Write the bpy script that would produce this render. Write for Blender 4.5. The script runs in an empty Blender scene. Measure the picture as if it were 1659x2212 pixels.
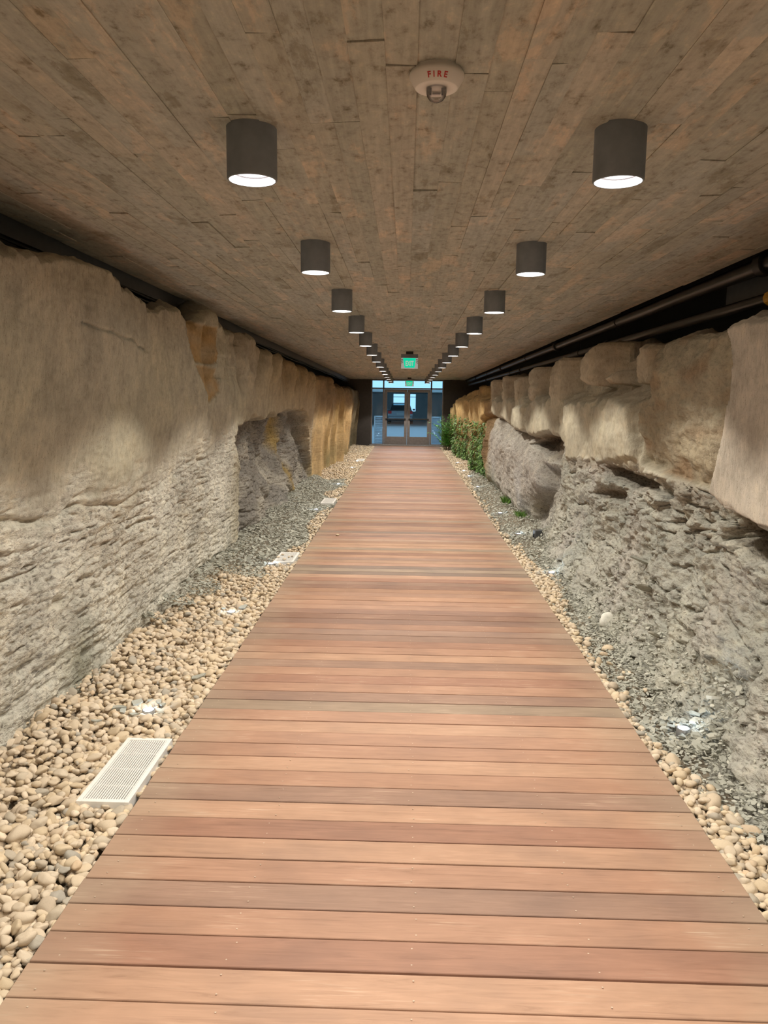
import bpy, bmesh, math, random
import numpy as np
from mathutils import Vector, Matrix

random.seed(7)
RNG = np.random.RandomState(11)
scene = bpy.context.scene
COL = scene.collection
PI = math.pi

# ------------------------------------------------------------------ helpers
def link(o):
    COL.objects.link(o)
    return o

def set_parent(o, parent):
    if parent is not None:
        o.parent = parent

def thing(name, label, cat, loc=(0, 0, 0), rotz=0.0, group=None):
    o = bpy.data.objects.new(name, None)
    link(o)
    o.empty_display_size = 0.05
    o.location = loc
    o.rotation_euler = (0, 0, rotz)
    o['label'] = label
    o['category'] = cat
    if group:
        o['group'] = group
    return o

def tag(o, label, cat, group=None, kind=None):
    o['label'] = label
    o['category'] = cat
    if group:
        o['group'] = group
    if kind:
        o['kind'] = kind
    return o

def structure(o, label=None, cat=None):
    o['kind'] = 'structure'
    if label:
        o['label'] = label
    if cat:
        o['category'] = cat
    return o

def np_mesh(name, V, F, colors=None, attrs=None, smooth=True):
    """V (n,3) array, F (m,k) int array of equal-sized faces or list of such arrays"""
    V = np.asarray(V, dtype=np.float32)
    Fs = F if isinstance(F, list) else [F]
    me = bpy.data.meshes.new(name)
    me.vertices.add(len(V))
    me.vertices.foreach_set('co', V.ravel())
    idx = np.concatenate([np.asarray(f, dtype=np.int32).ravel() for f in Fs])
    tot = np.concatenate([np.full(len(f), np.asarray(f).shape[1], dtype=np.int32) for f in Fs])
    start = np.concatenate([[0], np.cumsum(tot)[:-1]]).astype(np.int32)
    me.loops.add(len(idx))
    me.loops.foreach_set('vertex_index', idx)
    me.polygons.add(len(tot))
    me.polygons.foreach_set('loop_start', start)
    me.polygons.foreach_set('loop_total', tot)
    me.update(calc_edges=True)
    me.polygons.foreach_set('use_smooth', np.full(len(tot), bool(smooth)))
    if colors is not None:
        a = me.color_attributes.new('tint', 'FLOAT_COLOR', 'POINT')
        c = np.ones((len(V), 4), dtype=np.float32)
        c[:, :3] = colors
        a.data.foreach_set('color', c.ravel())
    if attrs:
        for k, v in attrs.items():
            a = me.attributes.new(k, 'FLOAT', 'POINT')
            a.data.foreach_set('value', np.asarray(v, dtype=np.float32))
    me.validate()
    return me

def mesh_obj(name, me, mat, parent=None):
    o = bpy.data.objects.new(name, me)
    if mat is not None and len(me.materials) == 0:
        me.materials.append(mat)
    link(o)
    set_parent(o, parent)
    return o

class MB:
    """collects shapes and links them as one mesh object"""
    def __init__(self):
        self.bm = bmesh.new()
    def box(self, x0, x1, y0, y1, z0, z1, bevel=0.0):
        r = bmesh.ops.create_cube(self.bm, size=1.0)
        vs = r['verts']
        for v in vs:
            v.co = Vector((x0 + (v.co.x + .5) * (x1 - x0), y0 + (v.co.y + .5) * (y1 - y0), z0 + (v.co.z + .5) * (z1 - z0)))
        if bevel > 0:
            es = list({e for v in vs for e in v.link_edges})
            bmesh.ops.bevel(self.bm, geom=es, offset=bevel, segments=2, affect='EDGES', profile=.5)
        return self
    def lathe(self, prof, n=40, c=(0, 0, 0), close=False):
        rings = []
        for r, z in prof:
            if r < 1e-6:
                rings.append([self.bm.verts.new((c[0], c[1], c[2] + z))])
            else:
                rings.append([self.bm.verts.new((c[0] + r * math.cos(2 * PI * i / n), c[1] + r * math.sin(2 * PI * i / n), c[2] + z)) for i in range(n)])
        for a, b in zip(rings, rings[1:]):
            for i in range(n):
                j = (i + 1) % n
                if len(a) == 1 and len(b) == 1:
                    continue
                if len(a) == 1:
                    self.bm.faces.new((a[0], b[j], b[i]))
                elif len(b) == 1:
                    self.bm.faces.new((a[i], a[j], b[0]))
                else:
                    self.bm.faces.new((a[i], a[j], b[j], b[i]))
        return self
    def tube(self, pts, rad, n=14, caps=True):
        pts = [Vector(p) for p in pts]
        rads = rad if isinstance(rad, (list, tuple)) else [rad] * len(pts)
        rings = []
        prev = None
        for i, p in enumerate(pts):
            t = (pts[min(i + 1, len(pts) - 1)] - pts[max(i - 1, 0)]).normalized()
            ref = Vector((0, 0, 1)) if abs(t.z) < .9 else Vector((1, 0, 0))
            a = t.cross(ref).normalized() if prev is None else (prev - t * prev.dot(t)).normalized()
            prev = a
            b = t.cross(a)
            rings.append([self.bm.verts.new(p + (a * math.cos(2 * PI * k / n) + b * math.sin(2 * PI * k / n)) * rads[i]) for k in range(n)])
        for r0, r1 in zip(rings, rings[1:]):
            for k in range(n):
                self.bm.faces.new((r0[k], r0[(k + 1) % n], r1[(k + 1) % n], r1[k]))
        if caps:
            self.bm.faces.new(rings[0][::-1])
            self.bm.faces.new(rings[-1])
        return self
    def poly(self, pts):
        self.bm.faces.new([self.bm.verts.new(p) for p in pts])
        return self
    def build(self, name, mat, parent=None, smooth=False, loc=None):
        bmesh.ops.recalc_face_normals(self.bm, faces=self.bm.faces[:])
        me = bpy.data.meshes.new(name)
        self.bm.to_mesh(me)
        self.bm.free()
        if smooth:
            for p in me.polygons:
                p.use_smooth = True
            try:
                me.set_sharp_from_angle(angle=math.radians(40))
            except Exception:
                pass
        o = mesh_obj(name, me, mat, parent)
        if loc is not None:
            o.location = loc
        return o

def dup(root, loc, label=None, group=None, rotz=None):
    r = root.copy()
    COL.objects.link(r)
    r.location = loc
    if rotz is not None:
        r.rotation_euler = (0, 0, rotz)
    if label:
        r['label'] = label
    if group:
        r['group'] = group
    for ch in list(root.children):
        c = ch.copy()
        COL.objects.link(c)
        c.parent = r
        for g in list(ch.children):
            d = g.copy()
            COL.objects.link(d)
            d.parent = c
    return r

# ------------------------------------------------------------------ noise (numpy)
_perm = RNG.permutation(256)
_perm = np.concatenate([_perm, _perm, _perm])
_grad = RNG.normal(size=(256, 3))
_grad /= np.linalg.norm(_grad, axis=1)[:, None]
_rnd = RNG.rand(256)
_rnd2 = RNG.rand(256)
_rnd3 = RNG.rand(256)

def _hash(i, j, k):
    return _perm[_perm[_perm[i & 255] + (j & 255)] + (k & 255)]

def noise(x, y, z):
    i, j, k = np.floor(x).astype(int), np.floor(y).astype(int), np.floor(z).astype(int)
    fx, fy, fz = x - i, y - j, z - k
    u, v, w = [t * t * t * (t * (t * 6 - 15) + 10) for t in (fx, fy, fz)]
    r = 0
    for a in (0, 1):
        wa = u if a else 1 - u
        for b in (0, 1):
            wb = v if b else 1 - v
            for c in (0, 1):
                g = _grad[_hash(i + a, j + b, k + c)]
                r = r + wa * wb * (w if c else 1 - w) * (g[..., 0] * (fx - a) + g[..., 1] * (fy - b) + g[..., 2] * (fz - c))
    return r * 1.6

def fbm(x, y, z, o=4, g=.5):
    s, a, f = 0, 1.0, 1.0
    for q in range(o):
        s = s + a * noise(x * f + 17.3 * q, y * f - 9.1 * q, z * f + 4.7 * q)
        a *= g
        f *= 2.03
    return s

def cells(x, y):
    """2D voronoi: nearest-cell hash value, second hash, edge distance f2-f1"""
    i, j = np.floor(x).astype(int), np.floor(y).astype(int)
    f1 = np.full(x.shape, 9.); f2 = np.full(x.shape, 9.)
    h = np.zeros(x.shape, int); ox = np.zeros(x.shape); oy = np.zeros(x.shape)
    for a in (-1, 0, 1):
        for b in (-1, 0, 1):
            hh = _hash(i + a, j + b, np.zeros_like(i) + 5)
            dx = i + a + _rnd[hh] - x
            dy = j + b + _rnd2[hh] - y
            d = np.sqrt(dx * dx + dy * dy)
            near = d < f1
            f2 = np.where(near, f1, np.minimum(f2, d))
            h = np.where(near, hh, h)
            ox = np.where(near, dx, ox); oy = np.where(near, dy, oy)
            f1 = np.where(near, d, f1)
    return h, f2 - f1, ox, oy

def sstep(a, b, x):
    t = np.clip((x - a) / (b - a), 0, 1)
    return t * t * (3 - 2 * t)

def sdf(poly, Y, Z):
    """signed distance to a polygon in the (along, up) plane of a wall, positive inside"""
    P = np.array(poly)
    d = np.full(Y.shape, 1e9)
    inside = np.zeros(Y.shape, bool)
    n = len(P)
    for q in range(n):
        a, b = P[q], P[(q + 1) % n]
        e = b - a
        t = np.clip(((Y - a[0]) * e[0] + (Z - a[1]) * e[1]) / (e @ e + 1e-12), 0, 1)
        d = np.minimum(d, (Y - a[0] - t * e[0]) ** 2 + (Z - a[1] - t * e[1]) ** 2)
        c = (a[1] > Z) != (b[1] > Z)
        with np.errstate(divide='ignore', invalid='ignore'):
            xx = a[0] + (Z - a[1]) * e[0] / (e[1] if e[1] != 0 else 1e-12)
        inside ^= c & (Y < xx)
    d = np.sqrt(d)
    return np.where(inside, d, -d)

def polyline(pl):
    P = sorted(pl)
    return np.array([p[0] for p in P]), np.array([p[1] for p in P])

# ------------------------------------------------------------------ materials
def new_mat(name):
    m = bpy.data.materials.new(name)
    m.use_nodes = True
    nt = m.node_tree
    b = nt.nodes['Principled BSDF']
    return m, nt, b

def N(nt, typ, **kw):
    n = nt.nodes.new(typ)
    for k, v in kw.items():
        if k in n.inputs:
            n.inputs[k].default_value = v
        else:
            setattr(n, k, v)
    return n

def ramp(nt, stops, interp='LINEAR'):
    r = nt.nodes.new('ShaderNodeValToRGB')
    r.color_ramp.interpolation = interp
    el = r.color_ramp.elements
    while len(el) > 1:
        el.remove(el[-1])
    el[0].position = stops[0][0]
    el[0].color = (*stops[0][1], 1)
    for p, c in stops[1:]:
        e = el.new(p)
        e.color = (*c, 1)
    return r

def mixc(nt, fac, a, b, mode='MIX'):
    m = nt.nodes.new('ShaderNodeMix')
    m.data_type = 'RGBA'
    m.blend_type = mode
    for sock, v in ((m.inputs[0], fac), (m.inputs[6], a), (m.inputs[7], b)):
        if hasattr(v, 'is_output') or hasattr(v, 'links'):
            nt.links.new(v, sock)
        elif isinstance(v, tuple):
            sock.default_value = (*v, 1) if len(v) == 3 else v
        else:
            sock.default_value = v
    return m.outputs[2]

def mathn(nt, op, a, b=None, clamp=False):
    m = nt.nodes.new('ShaderNodeMath')
    m.operation = op
    m.use_clamp = clamp
    for s, v in ((m.inputs[0], a), (m.inputs[1], b)):
        if v is None:
            continue
        if hasattr(v, 'links'):
            nt.links.new(v, s)
        else:
            s.default_value = v
    return m.outputs[0]

def mapped(nt, scale, coord='Object'):
    tc = nt.nodes.new('ShaderNodeTexCoord')
    mp = nt.nodes.new('ShaderNodeMapping')
    mp.inputs['Scale'].default_value = scale
    nt.links.new(tc.outputs[coord], mp.inputs['Vector'])
    return mp.outputs['Vector']

def noise_n(nt, vec, scale, detail=4, rough=.55, dist=0.0):
    n = N(nt, 'ShaderNodeTexNoise', Scale=scale, Detail=detail, Roughness=rough, Distortion=dist)
    nt.links.new(vec, n.inputs['Vector'])
    return n.outputs['Fac']

def bump(nt, b, height, strength, dist, chain=None):
    n = N(nt, 'ShaderNodeBump', Strength=strength, Distance=dist)
    nt.links.new(height, n.inputs['Height'])
    if chain is not None:
        nt.links.new(chain, n.inputs['Normal'])
    if b is not None:
        nt.links.new(n.outputs['Normal'], b.inputs['Normal'])
    return n.outputs['Normal']

def plain(name, col, rough=.5, metal=0.0, var=.12, scale=14.0):
    m, nt, b = new_mat(name)
    v = mapped(nt, (1, 1, 1))
    f = noise_n(nt, v, scale, 3)
    r = ramp(nt, [(.3, tuple(c * (1 - var) for c in col)), (.7, tuple(min(1, c * (1 + var)) for c in col))])
    nt.links.new(f, r.inputs['Fac'])
    nt.links.new(r.outputs['Color'], b.inputs['Base Color'])
    b.inputs['Roughness'].default_value = rough
    b.inputs['Metallic'].default_value = metal
    return m

def glow(name, col, strength):
    m, nt, b = new_mat(name)
    b.inputs['Base Color'].default_value = (*col, 1)
    b.inputs['Emission Color'].default_value = (*col, 1)
    b.inputs['Emission Strength'].default_value = strength
    b.inputs['Roughness'].default_value = .6
    return m

def rock_material():
    m, nt, b = new_mat('cut_rock')
    at = N(nt, 'ShaderNodeAttribute', attribute_name='tint')
    ro = N(nt, 'ShaderNodeAttribute', attribute_name='rough')
    # bedded flecks of the lower rock: long along the tunnel, thin in height
    vb = mapped(nt, (1, .55, 1.35))
    fb = noise_n(nt, vb, 38, 5, .66, .25)
    flb = ramp(nt, [(.30, (.30, .28, .28)), (.40, (.62, .60, .58)), (.48, (.98, .97, .96)), (.60, (1.03, 1.03, 1.02)), (.8, (1.14, 1.13, 1.10))])
    nt.links.new(fb, flb.inputs['Fac'])
    # upright tool marks and small pits of the cut upper rock
    vt = mapped(nt, (1, 1.5, .42))
    ft = noise_n(nt, vt, 42, 5, .68)
    flt = ramp(nt, [(.25, (.62, .60, .57)), (.42, (.93, .93, .92)), (.55, (1.0, 1.0, 1.0)), (.75, (1.12, 1.11, 1.09))])
    nt.links.new(ft, flt.inputs['Fac'])
    vp = mapped(nt, (1, 1, .8))
    fp = noise_n(nt, vp, 150, 3, .6)
    pits = ramp(nt, [(.30, (.55, .52, .48)), (.40, (1, 1, 1))])
    nt.links.new(fp, pits.inputs['Fac'])
    tooled = mixc(nt, 1.0, flt.outputs['Color'], pits.outputs['Color'], 'MULTIPLY')
    fleck = mixc(nt, ro.outputs['Fac'], tooled, flb.outputs['Color'])
    vc = mapped(nt, (1, 1, 1))
    big = noise_n(nt, vc, 3.2, 4, .6)
    blot = ramp(nt, [(.28, (.78, .78, .78)), (.5, (1, 1, 1)), (.72, (1.14, 1.12, 1.07))])
    nt.links.new(big, blot.inputs['Fac'])
    md = noise_n(nt, vc, 11, 5, .68)
    mot = ramp(nt, [(.28, (.74, .74, .70)), (.5, (1, 1, 1)), (.72, (1.20, 1.17, 1.12))])
    nt.links.new(md, mot.inputs['Fac'])
    fleck = mixc(nt, .8, fleck, mot.outputs['Color'], 'MULTIPLY')
    c1 = mixc(nt, 1.0, at.outputs['Color'], fleck, 'MULTIPLY')
    c2 = mixc(nt, 1.0, c1, blot.outputs['Color'], 'MULTIPLY')
    nt.links.new(c2, b.inputs['Base Color'])
    b.inputs['Roughness'].default_value = .92
    b.inputs['Specular IOR Level'].default_value = .15
    hb = mathn(nt, 'MULTIPLY', fb, ro.outputs['Fac'])
    n1 = bump(nt, None, hb, .9, .035)
    inv = mathn(nt, 'SUBTRACT', 1.0, ro.outputs['Fac'])
    ht = mathn(nt, 'MULTIPLY', ft, inv)
    n2 = bump(nt, None, ht, .55, .012, n1)
    fine = noise_n(nt, vc, 120, 3, .6)
    bump(nt, b, fine, .35, .006, n2)
    return m

def wood_material():
    m, nt, b = new_mat('boardwalk_wood')
    at = N(nt, 'ShaderNodeAttribute', attribute_name='tint')
    sh = N(nt, 'ShaderNodeAttribute', attribute_name='shift')
    tc = nt.nodes.new('ShaderNodeTexCoord')
    sep = nt.nodes.new('ShaderNodeSeparateXYZ')
    nt.links.new(tc.outputs['Object'], sep.inputs[0])
    cmb = nt.nodes.new('ShaderNodeCombineXYZ')
    nt.links.new(mathn(nt, 'MULTIPLY', sep.outputs['X'], 1.0), cmb.inputs['X'])
    nt.links.new(mathn(nt, 'MULTIPLY', sep.outputs['Y'], 14.0), cmb.inputs['Y'])
    nt.links.new(sh.outputs['Fac'], cmb.inputs['Z'])
    grain = noise_n(nt, cmb.outputs[0], 3.0, 7, .66, 1.3)
    g = ramp(nt, [(.22, (.60, .57, .55)), (.40, (.90, .89, .88)), (.55, (1.0, 1.0, 1.0)), (.66, (1.07, 1.07, 1.07)), (.82, (1.22, 1.24, 1.26))])
    nt.links.new(grain, g.inputs['Fac'])
    cm2 = nt.nodes.new('ShaderNodeCombineXYZ')
    nt.links.new(mathn(nt, 'MULTIPLY', sep.outputs['X'], 2.2), cm2.inputs['X'])
    nt.links.new(mathn(nt, 'MULTIPLY', sep.outputs['Y'], 3.5), cm2.inputs['Y'])
    nt.links.new(sh.outputs['Fac'], cm2.inputs['Z'])
    pt = noise_n(nt, cm2.outputs[0], 1.1, 3, .6)
    p = ramp(nt, [(.3, (.84, .85, .88)), (.5, (1, 1, 1)), (.7, (1.10, 1.10, 1.10))])
    nt.links.new(pt, p.inputs['Fac'])
    # pale worn scuffs: fine lines along the board, gathered in patches
    cm3 = nt.nodes.new('ShaderNodeCombineXYZ')
    nt.links.new(mathn(nt, 'MULTIPLY', sep.outputs['X'], 4.0), cm3.inputs['X'])
    nt.links.new(mathn(nt, 'MULTIPLY', sep.outputs['Y'], 90.0), cm3.inputs['Y'])
    nt.links.new(sh.outputs['Fac'], cm3.inputs['Z'])
    lines = noise_n(nt, cm3.outputs[0], 1.4, 3, .6)
    lr = ramp(nt, [(.54, (0, 0, 0)), (.68, (1, 1, 1))])
    nt.links.new(lines, lr.inputs['Fac'])
    pr = ramp(nt, [(.54, (0, 0, 0)), (.68, (.65, .65, .65))])
    nt.links.new(pt, pr.inputs['Fac'])
    sc = mixc(nt, 1.0, lr.outputs['Color'], pr.outputs['Color'], 'MULTIPLY')
    c = mixc(nt, 1.0, at.outputs['Color'], g.outputs['Color'], 'MULTIPLY')
    c = mixc(nt, 1.0, c, p.outputs['Color'], 'MULTIPLY')
    c = mixc(nt, sc, c, (.55, .40, .29))
    ax = mathn(nt, 'ABSOLUTE', mathn(nt, 'SUBTRACT', sep.outputs['X'], .055))
    wob = mathn(nt, 'MULTIPLY', pt, .55)
    e = mathn(nt, 'ADD', ax, wob)
    er = ramp(nt, [(.60, (0, 0, 0)), (.80, (.55, .55, .55))])
    nt.links.new(mathn(nt, 'MULTIPLY', e, .5), er.inputs['Fac'])
    c = mixc(nt, er.outputs['Color'], c, (.36, .29, .21))
    nt.links.new(c, b.inputs['Base Color'])
    b.inputs['Roughness'].default_value = .55
    b.inputs['Specular IOR Level'].default_value = .3
    bump(nt, b, grain, .25, .004)
    return m

def ceiling_material():
    m, nt, b = new_mat('board_marked_concrete')
    at = N(nt, 'ShaderNodeAttribute', attribute_name='tint')
    sh = N(nt, 'ShaderNodeAttribute', attribute_name='shift')
    tc = nt.nodes.new('ShaderNodeTexCoord')
    sep = nt.nodes.new('ShaderNodeSeparateXYZ')
    nt.links.new(tc.outputs['Object'], sep.inputs[0])
    def vec(sx, sy):
        c = nt.nodes.new('ShaderNodeCombineXYZ')
        nt.links.new(mathn(nt, 'MULTIPLY', sep.outputs['X'], sx), c.inputs['X'])
        nt.links.new(mathn(nt, 'MULTIPLY', sep.outputs['Y'], sy), c.inputs['Y'])
        nt.links.new(sh.outputs['Fac'], c.inputs['Z'])
        return c.outputs[0]
    v1 = vec(1, .35)
    big = noise_n(nt, v1, 4.6, 9, .70, .2)
    r1 = ramp(nt, [(.25, (.56, .54, .46)), (.385, (.74, .73, .68)), (.41, (.90, .92, .90)), (.50, (.97, .99, .98)), (.565, (1.02, 1.01, .98)), (.59, (1.20, 1.10, 1.01)), (.75, (1.36, 1.22, 1.10))])
    nt.links.new(big, r1.inputs['Fac'])
    v2 = vec(1, .6)
    sm = noise_n(nt, v2, 24, 5, .68, .15)
    r2 = ramp(nt, [(.28, (.48, .44, .37)), (.40, (.86, .85, .83)), (.5, (1.0, 1.0, 1.0)), (.6, (1.05, 1.05, 1.03)), (.74, (1.34, 1.28, 1.18))])
    nt.links.new(sm, r2.inputs['Fac'])
    v3 = vec(9, .5)
    st = noise_n(nt, v3, 6, 4, .6)
    r3 = ramp(nt, [(.3, (.86, .85, .83)), (.7, (1.08, 1.08, 1.07))])
    nt.links.new(st, r3.inputs['Fac'])
    c = mixc(nt, 1.0, at.outputs['Color'], r1.outputs['Color'], 'MULTIPLY')
    c = mixc(nt, 1.0, c, r2.outputs['Color'], 'MULTIPLY')
    c = mixc(nt, 1.0, c, r3.outputs['Color'], 'MULTIPLY')
    # pale lime specks
    spk = noise_n(nt, vec(1, 1), 60, 2, .5)
    sr = ramp(nt, [(.74, (0, 0, 0)), (.80, (.7, .7, .7))])
    nt.links.new(spk, sr.inputs['Fac'])
    c = mixc(nt, sr.outputs['Color'], c, (.42, .36, .28))
    nt.links.new(c, b.inputs['Base Color'])
    b.inputs['Roughness'].default_value = .85
    b.inputs['Specular IOR Level'].default_value = .2
    n1 = bump(nt, None, sm, .5, .006)
    bump(nt, b, st, .35, .004, n1)
    return m

def stone_material(name, stops, scale=30, bscale=60):
    m, nt, b = new_mat(name)
    oi = nt.nodes.new('ShaderNodeObjectInfo')
    ge = nt.nodes.new('ShaderNodeNewGeometry')
    s = mathn(nt, 'ADD', oi.outputs['Random'], ge.outputs['Random Per Island'])
    f = mathn(nt, 'FRACT', s)
    r = ramp(nt, stops)
    nt.links.new(f, r.inputs['Fac'])
    v = mapped(nt, (1, 1, 1), 'Object')
    n = noise_n(nt, v, scale, 4, .6)
    r2 = ramp(nt, [(.25, (.72, .70, .68)), (.5, (1, 1, 1)), (.75, (1.12, 1.1, 1.06))])
    nt.links.new(n, r2.inputs['Fac'])
    c = mixc(nt, 1.0, r.outputs['Color'], r2.outputs['Color'], 'MULTIPLY')
    nt.links.new(c, b.inputs['Base Color'])
    b.inputs['Roughness'].default_value = .85
    b.inputs['Specular IOR Level'].default_value = .2
    n2 = noise_n(nt, v, bscale, 3, .6)
    bump(nt, b, n2, .3, .004)
    return m

def leaf_material(name, a, bcol):
    m, nt, b = new_mat(name)
    ge = nt.nodes.new('ShaderNodeNewGeometry')
    r = ramp(nt, [(0, a), (1, bcol)])
    nt.links.new(ge.outputs['Random Per Island'], r.inputs['Fac'])
    nt.links.new(r.outputs['Color'], b.inputs['Base Color'])
    b.inputs['Roughness'].default_value = .55
    return m

def glass_material(name, tint, refl=.06):
    m, nt, b = new_mat(name)
    out = nt.nodes['Material Output']
    tr = N(nt, 'ShaderNodeBsdfTransparent')
    tr.inputs['Color'].default_value = (*tint, 1)
    gl = N(nt, 'ShaderNodeBsdfGlossy', Roughness=.03)
    fr = N(nt, 'ShaderNodeFresnel', IOR=1.45)
    mx = nt.nodes.new('ShaderNodeMixShader')
    nt.links.new(fr.outputs[0], mx.inputs[0])
    nt.links.new(tr.outputs[0], mx.inputs[1])
    nt.links.new(gl.outputs[0], mx.inputs[2])
    nt.links.new(mx.outputs[0], out.inputs['Surface'])
    return m

def translucent(name, col):
    m, nt, b = new_mat(name)
    t = N(nt, 'ShaderNodeBsdfTranslucent')
    t.inputs['Color'].default_value = (*col, 1)
    d = N(nt, 'ShaderNodeBsdfDiffuse')
    d.inputs['Color'].default_value = (*col, 1)
    mx = nt.nodes.new('ShaderNodeMixShader')
    mx.inputs[0].default_value = .35
    nt.links.new(t.outputs[0], mx.inputs[1])
    nt.links.new(d.outputs[0], mx.inputs[2])
    nt.links.new(mx.outputs[0], nt.nodes['Material Output'].inputs['Surface'])
    return m

M = {}
M['rock'] = rock_material()
M['wood'] = wood_material()
M['concrete'] = ceiling_material()
M['soil'] = plain('dark_soil', (.24, .20, .145), .95, 0, .3, 20)
M['black'] = plain('black_paint', (.012, .011, .010), .8)
M['beam'] = plain('dark_grey_steel', (.085, .088, .092), .45, .2)
M['endwall'] = plain('dark_brown_wall', (.055, .048, .044), .7)
M['pipe'] = plain('black_pipe', (.020, .018, .017), .32, .1)
M['coupling'] = plain('coupling_black', (.008, .008, .008), .5)
M['lamp_grey'] = plain('lamp_grey_paint', (.20, .222, .245), .55, .1)
M['white_metal'] = plain('white_enamel', (.78, .76, .72), .4, 0, .04)
M['white_plastic'] = plain('white_plastic', (.72, .68, .62), .45, 0, .03)
M['red'] = plain('red_print', (.55, .03, .03), .5)
M['bronze'] = plain('bronze_frame', (.20, .185, .18), .4, .3)
M['steel'] = plain('brushed_steel', (.45, .45, .46), .35, .8)
M['grey_box'] = plain('grey_casting', (.09, .095, .10), .5, .2)
M['dark_slot'] = plain('duct_dark', (.04, .045, .055), .7)
M['yellow'] = plain('yellow_cap', (.75, .40, .02), .45)
M['ring_grey'] = plain('grey_trim_ring', (.30, .29, .32), .5, 0, .03)
M['lens'] = glow('lamp_lens', (1.0, .98, .94), 14.0)
M['reflector'] = glow('lamp_reflector', (1.0, .98, .95), 2.2)
M['led'] = glow('led_lens', (.78, .90, 1.0), 40.0)
M['glass'] = glass_material('door_glass', (.80, .88, .92))
M['clear'] = glass_material('clear_dome', (.93, .92, .93))
M['pebble'] = stone_material('river_pebble', [(0, (0.536, 0.430, 0.296)), (.2, (0.630, 0.514, 0.364)), (.45, (0.578, 0.478, 0.359)), (.7, (0.693, 0.583, 0.447)), (.84, (0.493, 0.420, 0.322)), (.93, (0.378, 0.352, 0.302)), (1, (0.609, 0.462, 0.312))])
M['shale'] = stone_material('grey_shale', [(0, (.33, .33, .28)), (.3, (.43, .43, .37)), (.6, (.37, .37, .32)), (.8, (.50, .49, .42)), (1, (.29, .295, .26))])
M['pale'] = stone_material('pale_stone', [(0, (.66, .66, .60)), (1, (.70, .69, .62))])
M['fern'] = leaf_material('fern_leaf', (.07, .24, .04), (.18, .50, .10))
M['ivy'] = leaf_material('ivy_leaf', (.05, .13, .02), (.16, .30, .05))
M['stem'] = plain('plant_stem', (.10, .09, .04), .8)

# ------------------------------------------------------------------ outlines of the rock (distance along the tunnel, height)
L_top = ((3.47,2.378),(3.72,2.415),(4.02,2.476),(4.24,2.49),(4.49,2.473),(4.73,2.45),(4.76,2.4),(5.24,2.363),(5.29,2.322),(5.69,2.393),(6.34,2.432),(6.44,2.377),(6.68,2.362),(7.34,2.538),(7.57,2.49),(8.11,2.441),(9.22,2.484),(9.5,2.38),(10.86,2.347),(12.68,2.302),(16.04,2.2),(18.44,2.239),(19.17,2.113),(22.06,2.041),(26.78,2.045))
L_crack = ((3.41,1.207),(3.8,1.124),(4.14,1.101),(4.41,1.129),(4.93,1.068),(5.33,1.088),(5.85,1.08),(6.46,1.152),(6.96,1.215),(7.45,1.291),(8.03,1.354))
L_slab = ((2.4,2.369),(5.26,2.53),(6.41,2.484),(6.49,2.269),(6.66,2.089),(6.87,1.899),(7.05,1.729),(6.55,1.658),(5.17,1.642),(2.31,1.689))
L_orange = ((6.47,2.38),(7.50,2.40),(7.56,2.06),(6.73,2.038),(6.49,2.269))
L_orange2 = ((6.7,2.025),(7.50,2.03),(7.66,1.78),(7.1,1.70),(6.87,1.899))
L_cav = ((8.51,1.24),(8.63,1.42),(9.51,1.474),(10.88,1.496),(12.68,1.563),(14.38,1.558),(15.02,1.39),(16.31,-0.066),(13.79,-0.044),(10.24,-0.066),(8.91,-0.001),(8.81,0.566),(8.88,0.965))
R_top = ((4.0,2.174),(4.32,2.18),(4.53,2.183),(4.59,2.152),(5.33,2.196),(5.61,2.176),(5.91,2.114),(6.1,2.174),(6.69,2.236),(6.83,2.207),(7.03,2.288),(7.51,2.31),(7.86,2.2),(8.29,2.253),(9.42,2.264),(9.85,2.196),(10.97,2.232),(11.68,2.113),(14.43,2.185),(16.6,2.16),(17.71,2.021),(20.95,2.127),(23.74,2.007),(26.35,1.77),(28.5,1.467))
R_ledge = ((2.9,1.116),(3.81,1.163),(4.13,1.187),(4.37,1.24),(4.81,1.235),(5.42,1.206),(6.49,1.23),(7.1,1.221),(8.27,1.145),(8.63,1.143),(8.88,1.247),(9.49,1.346),(11.05,1.263),(12.97,1.313),(14.92,1.411),(16.58,1.469),(18.03,1.368),(18.92,1.011),(20.54,0.701))
R_A = ((4.32,2.173),(4.56,2.183),(5.33,2.196),(5.61,2.183),(5.91,2.086),(6.12,1.974),(6.24,1.779),(6.2,1.524),(6.04,1.279),(5.33,1.241),(4.38,1.218),(4.25,1.527),(4.19,1.801),(4.14,1.991))
R_N = ((3.81,2.211),(4.32,2.18),(4.16,1.992),(4.18,1.776),(4.27,1.602),(4.3,1.422),(4.38,1.245),(4.13,1.187),(3.81,1.163),(1.7,1.115),(1.9,2.356))
R_C = ((7.50,2.32),(7.92,2.24),(7.97,1.91),(7.52,1.88))
R_B = ((6.44,2.24),(6.74,2.25),(6.80,2.0),(6.72,1.9),(6.46,1.9))
R_B2 = ((7.02,2.03),(7.20,2.0),(7.24,1.9),(7.0,1.9))
R_D = ((9.3,2.32),(9.87,2.27),(9.95,1.5),(9.3,1.5))
R_E = ((11.0,2.29),(11.4,2.24),(11.48,1.5),(11.0,1.5))
R_F = ((12.55,2.15),(12.87,2.1),(12.95,1.5),(12.55,1.5))
R_G = ((14.25,2.25),(14.67,2.2),(14.75,1.5),(14.25,1.5))
R_H = ((16.3,2.2399999999999998),(16.82,2.19),(16.9,1.5),(16.3,1.5))
R_P1 = ((8.96,1.719),(7.23,1.822),(6.27,1.815),(6.16,1.306),(7.1,1.204),(8.62,1.108))
R_P3 = ((12.94,1.635),(11.57,1.683),(10.68,1.847),(10.5,1.257),(11.46,1.21),(12.96,1.29))
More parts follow.
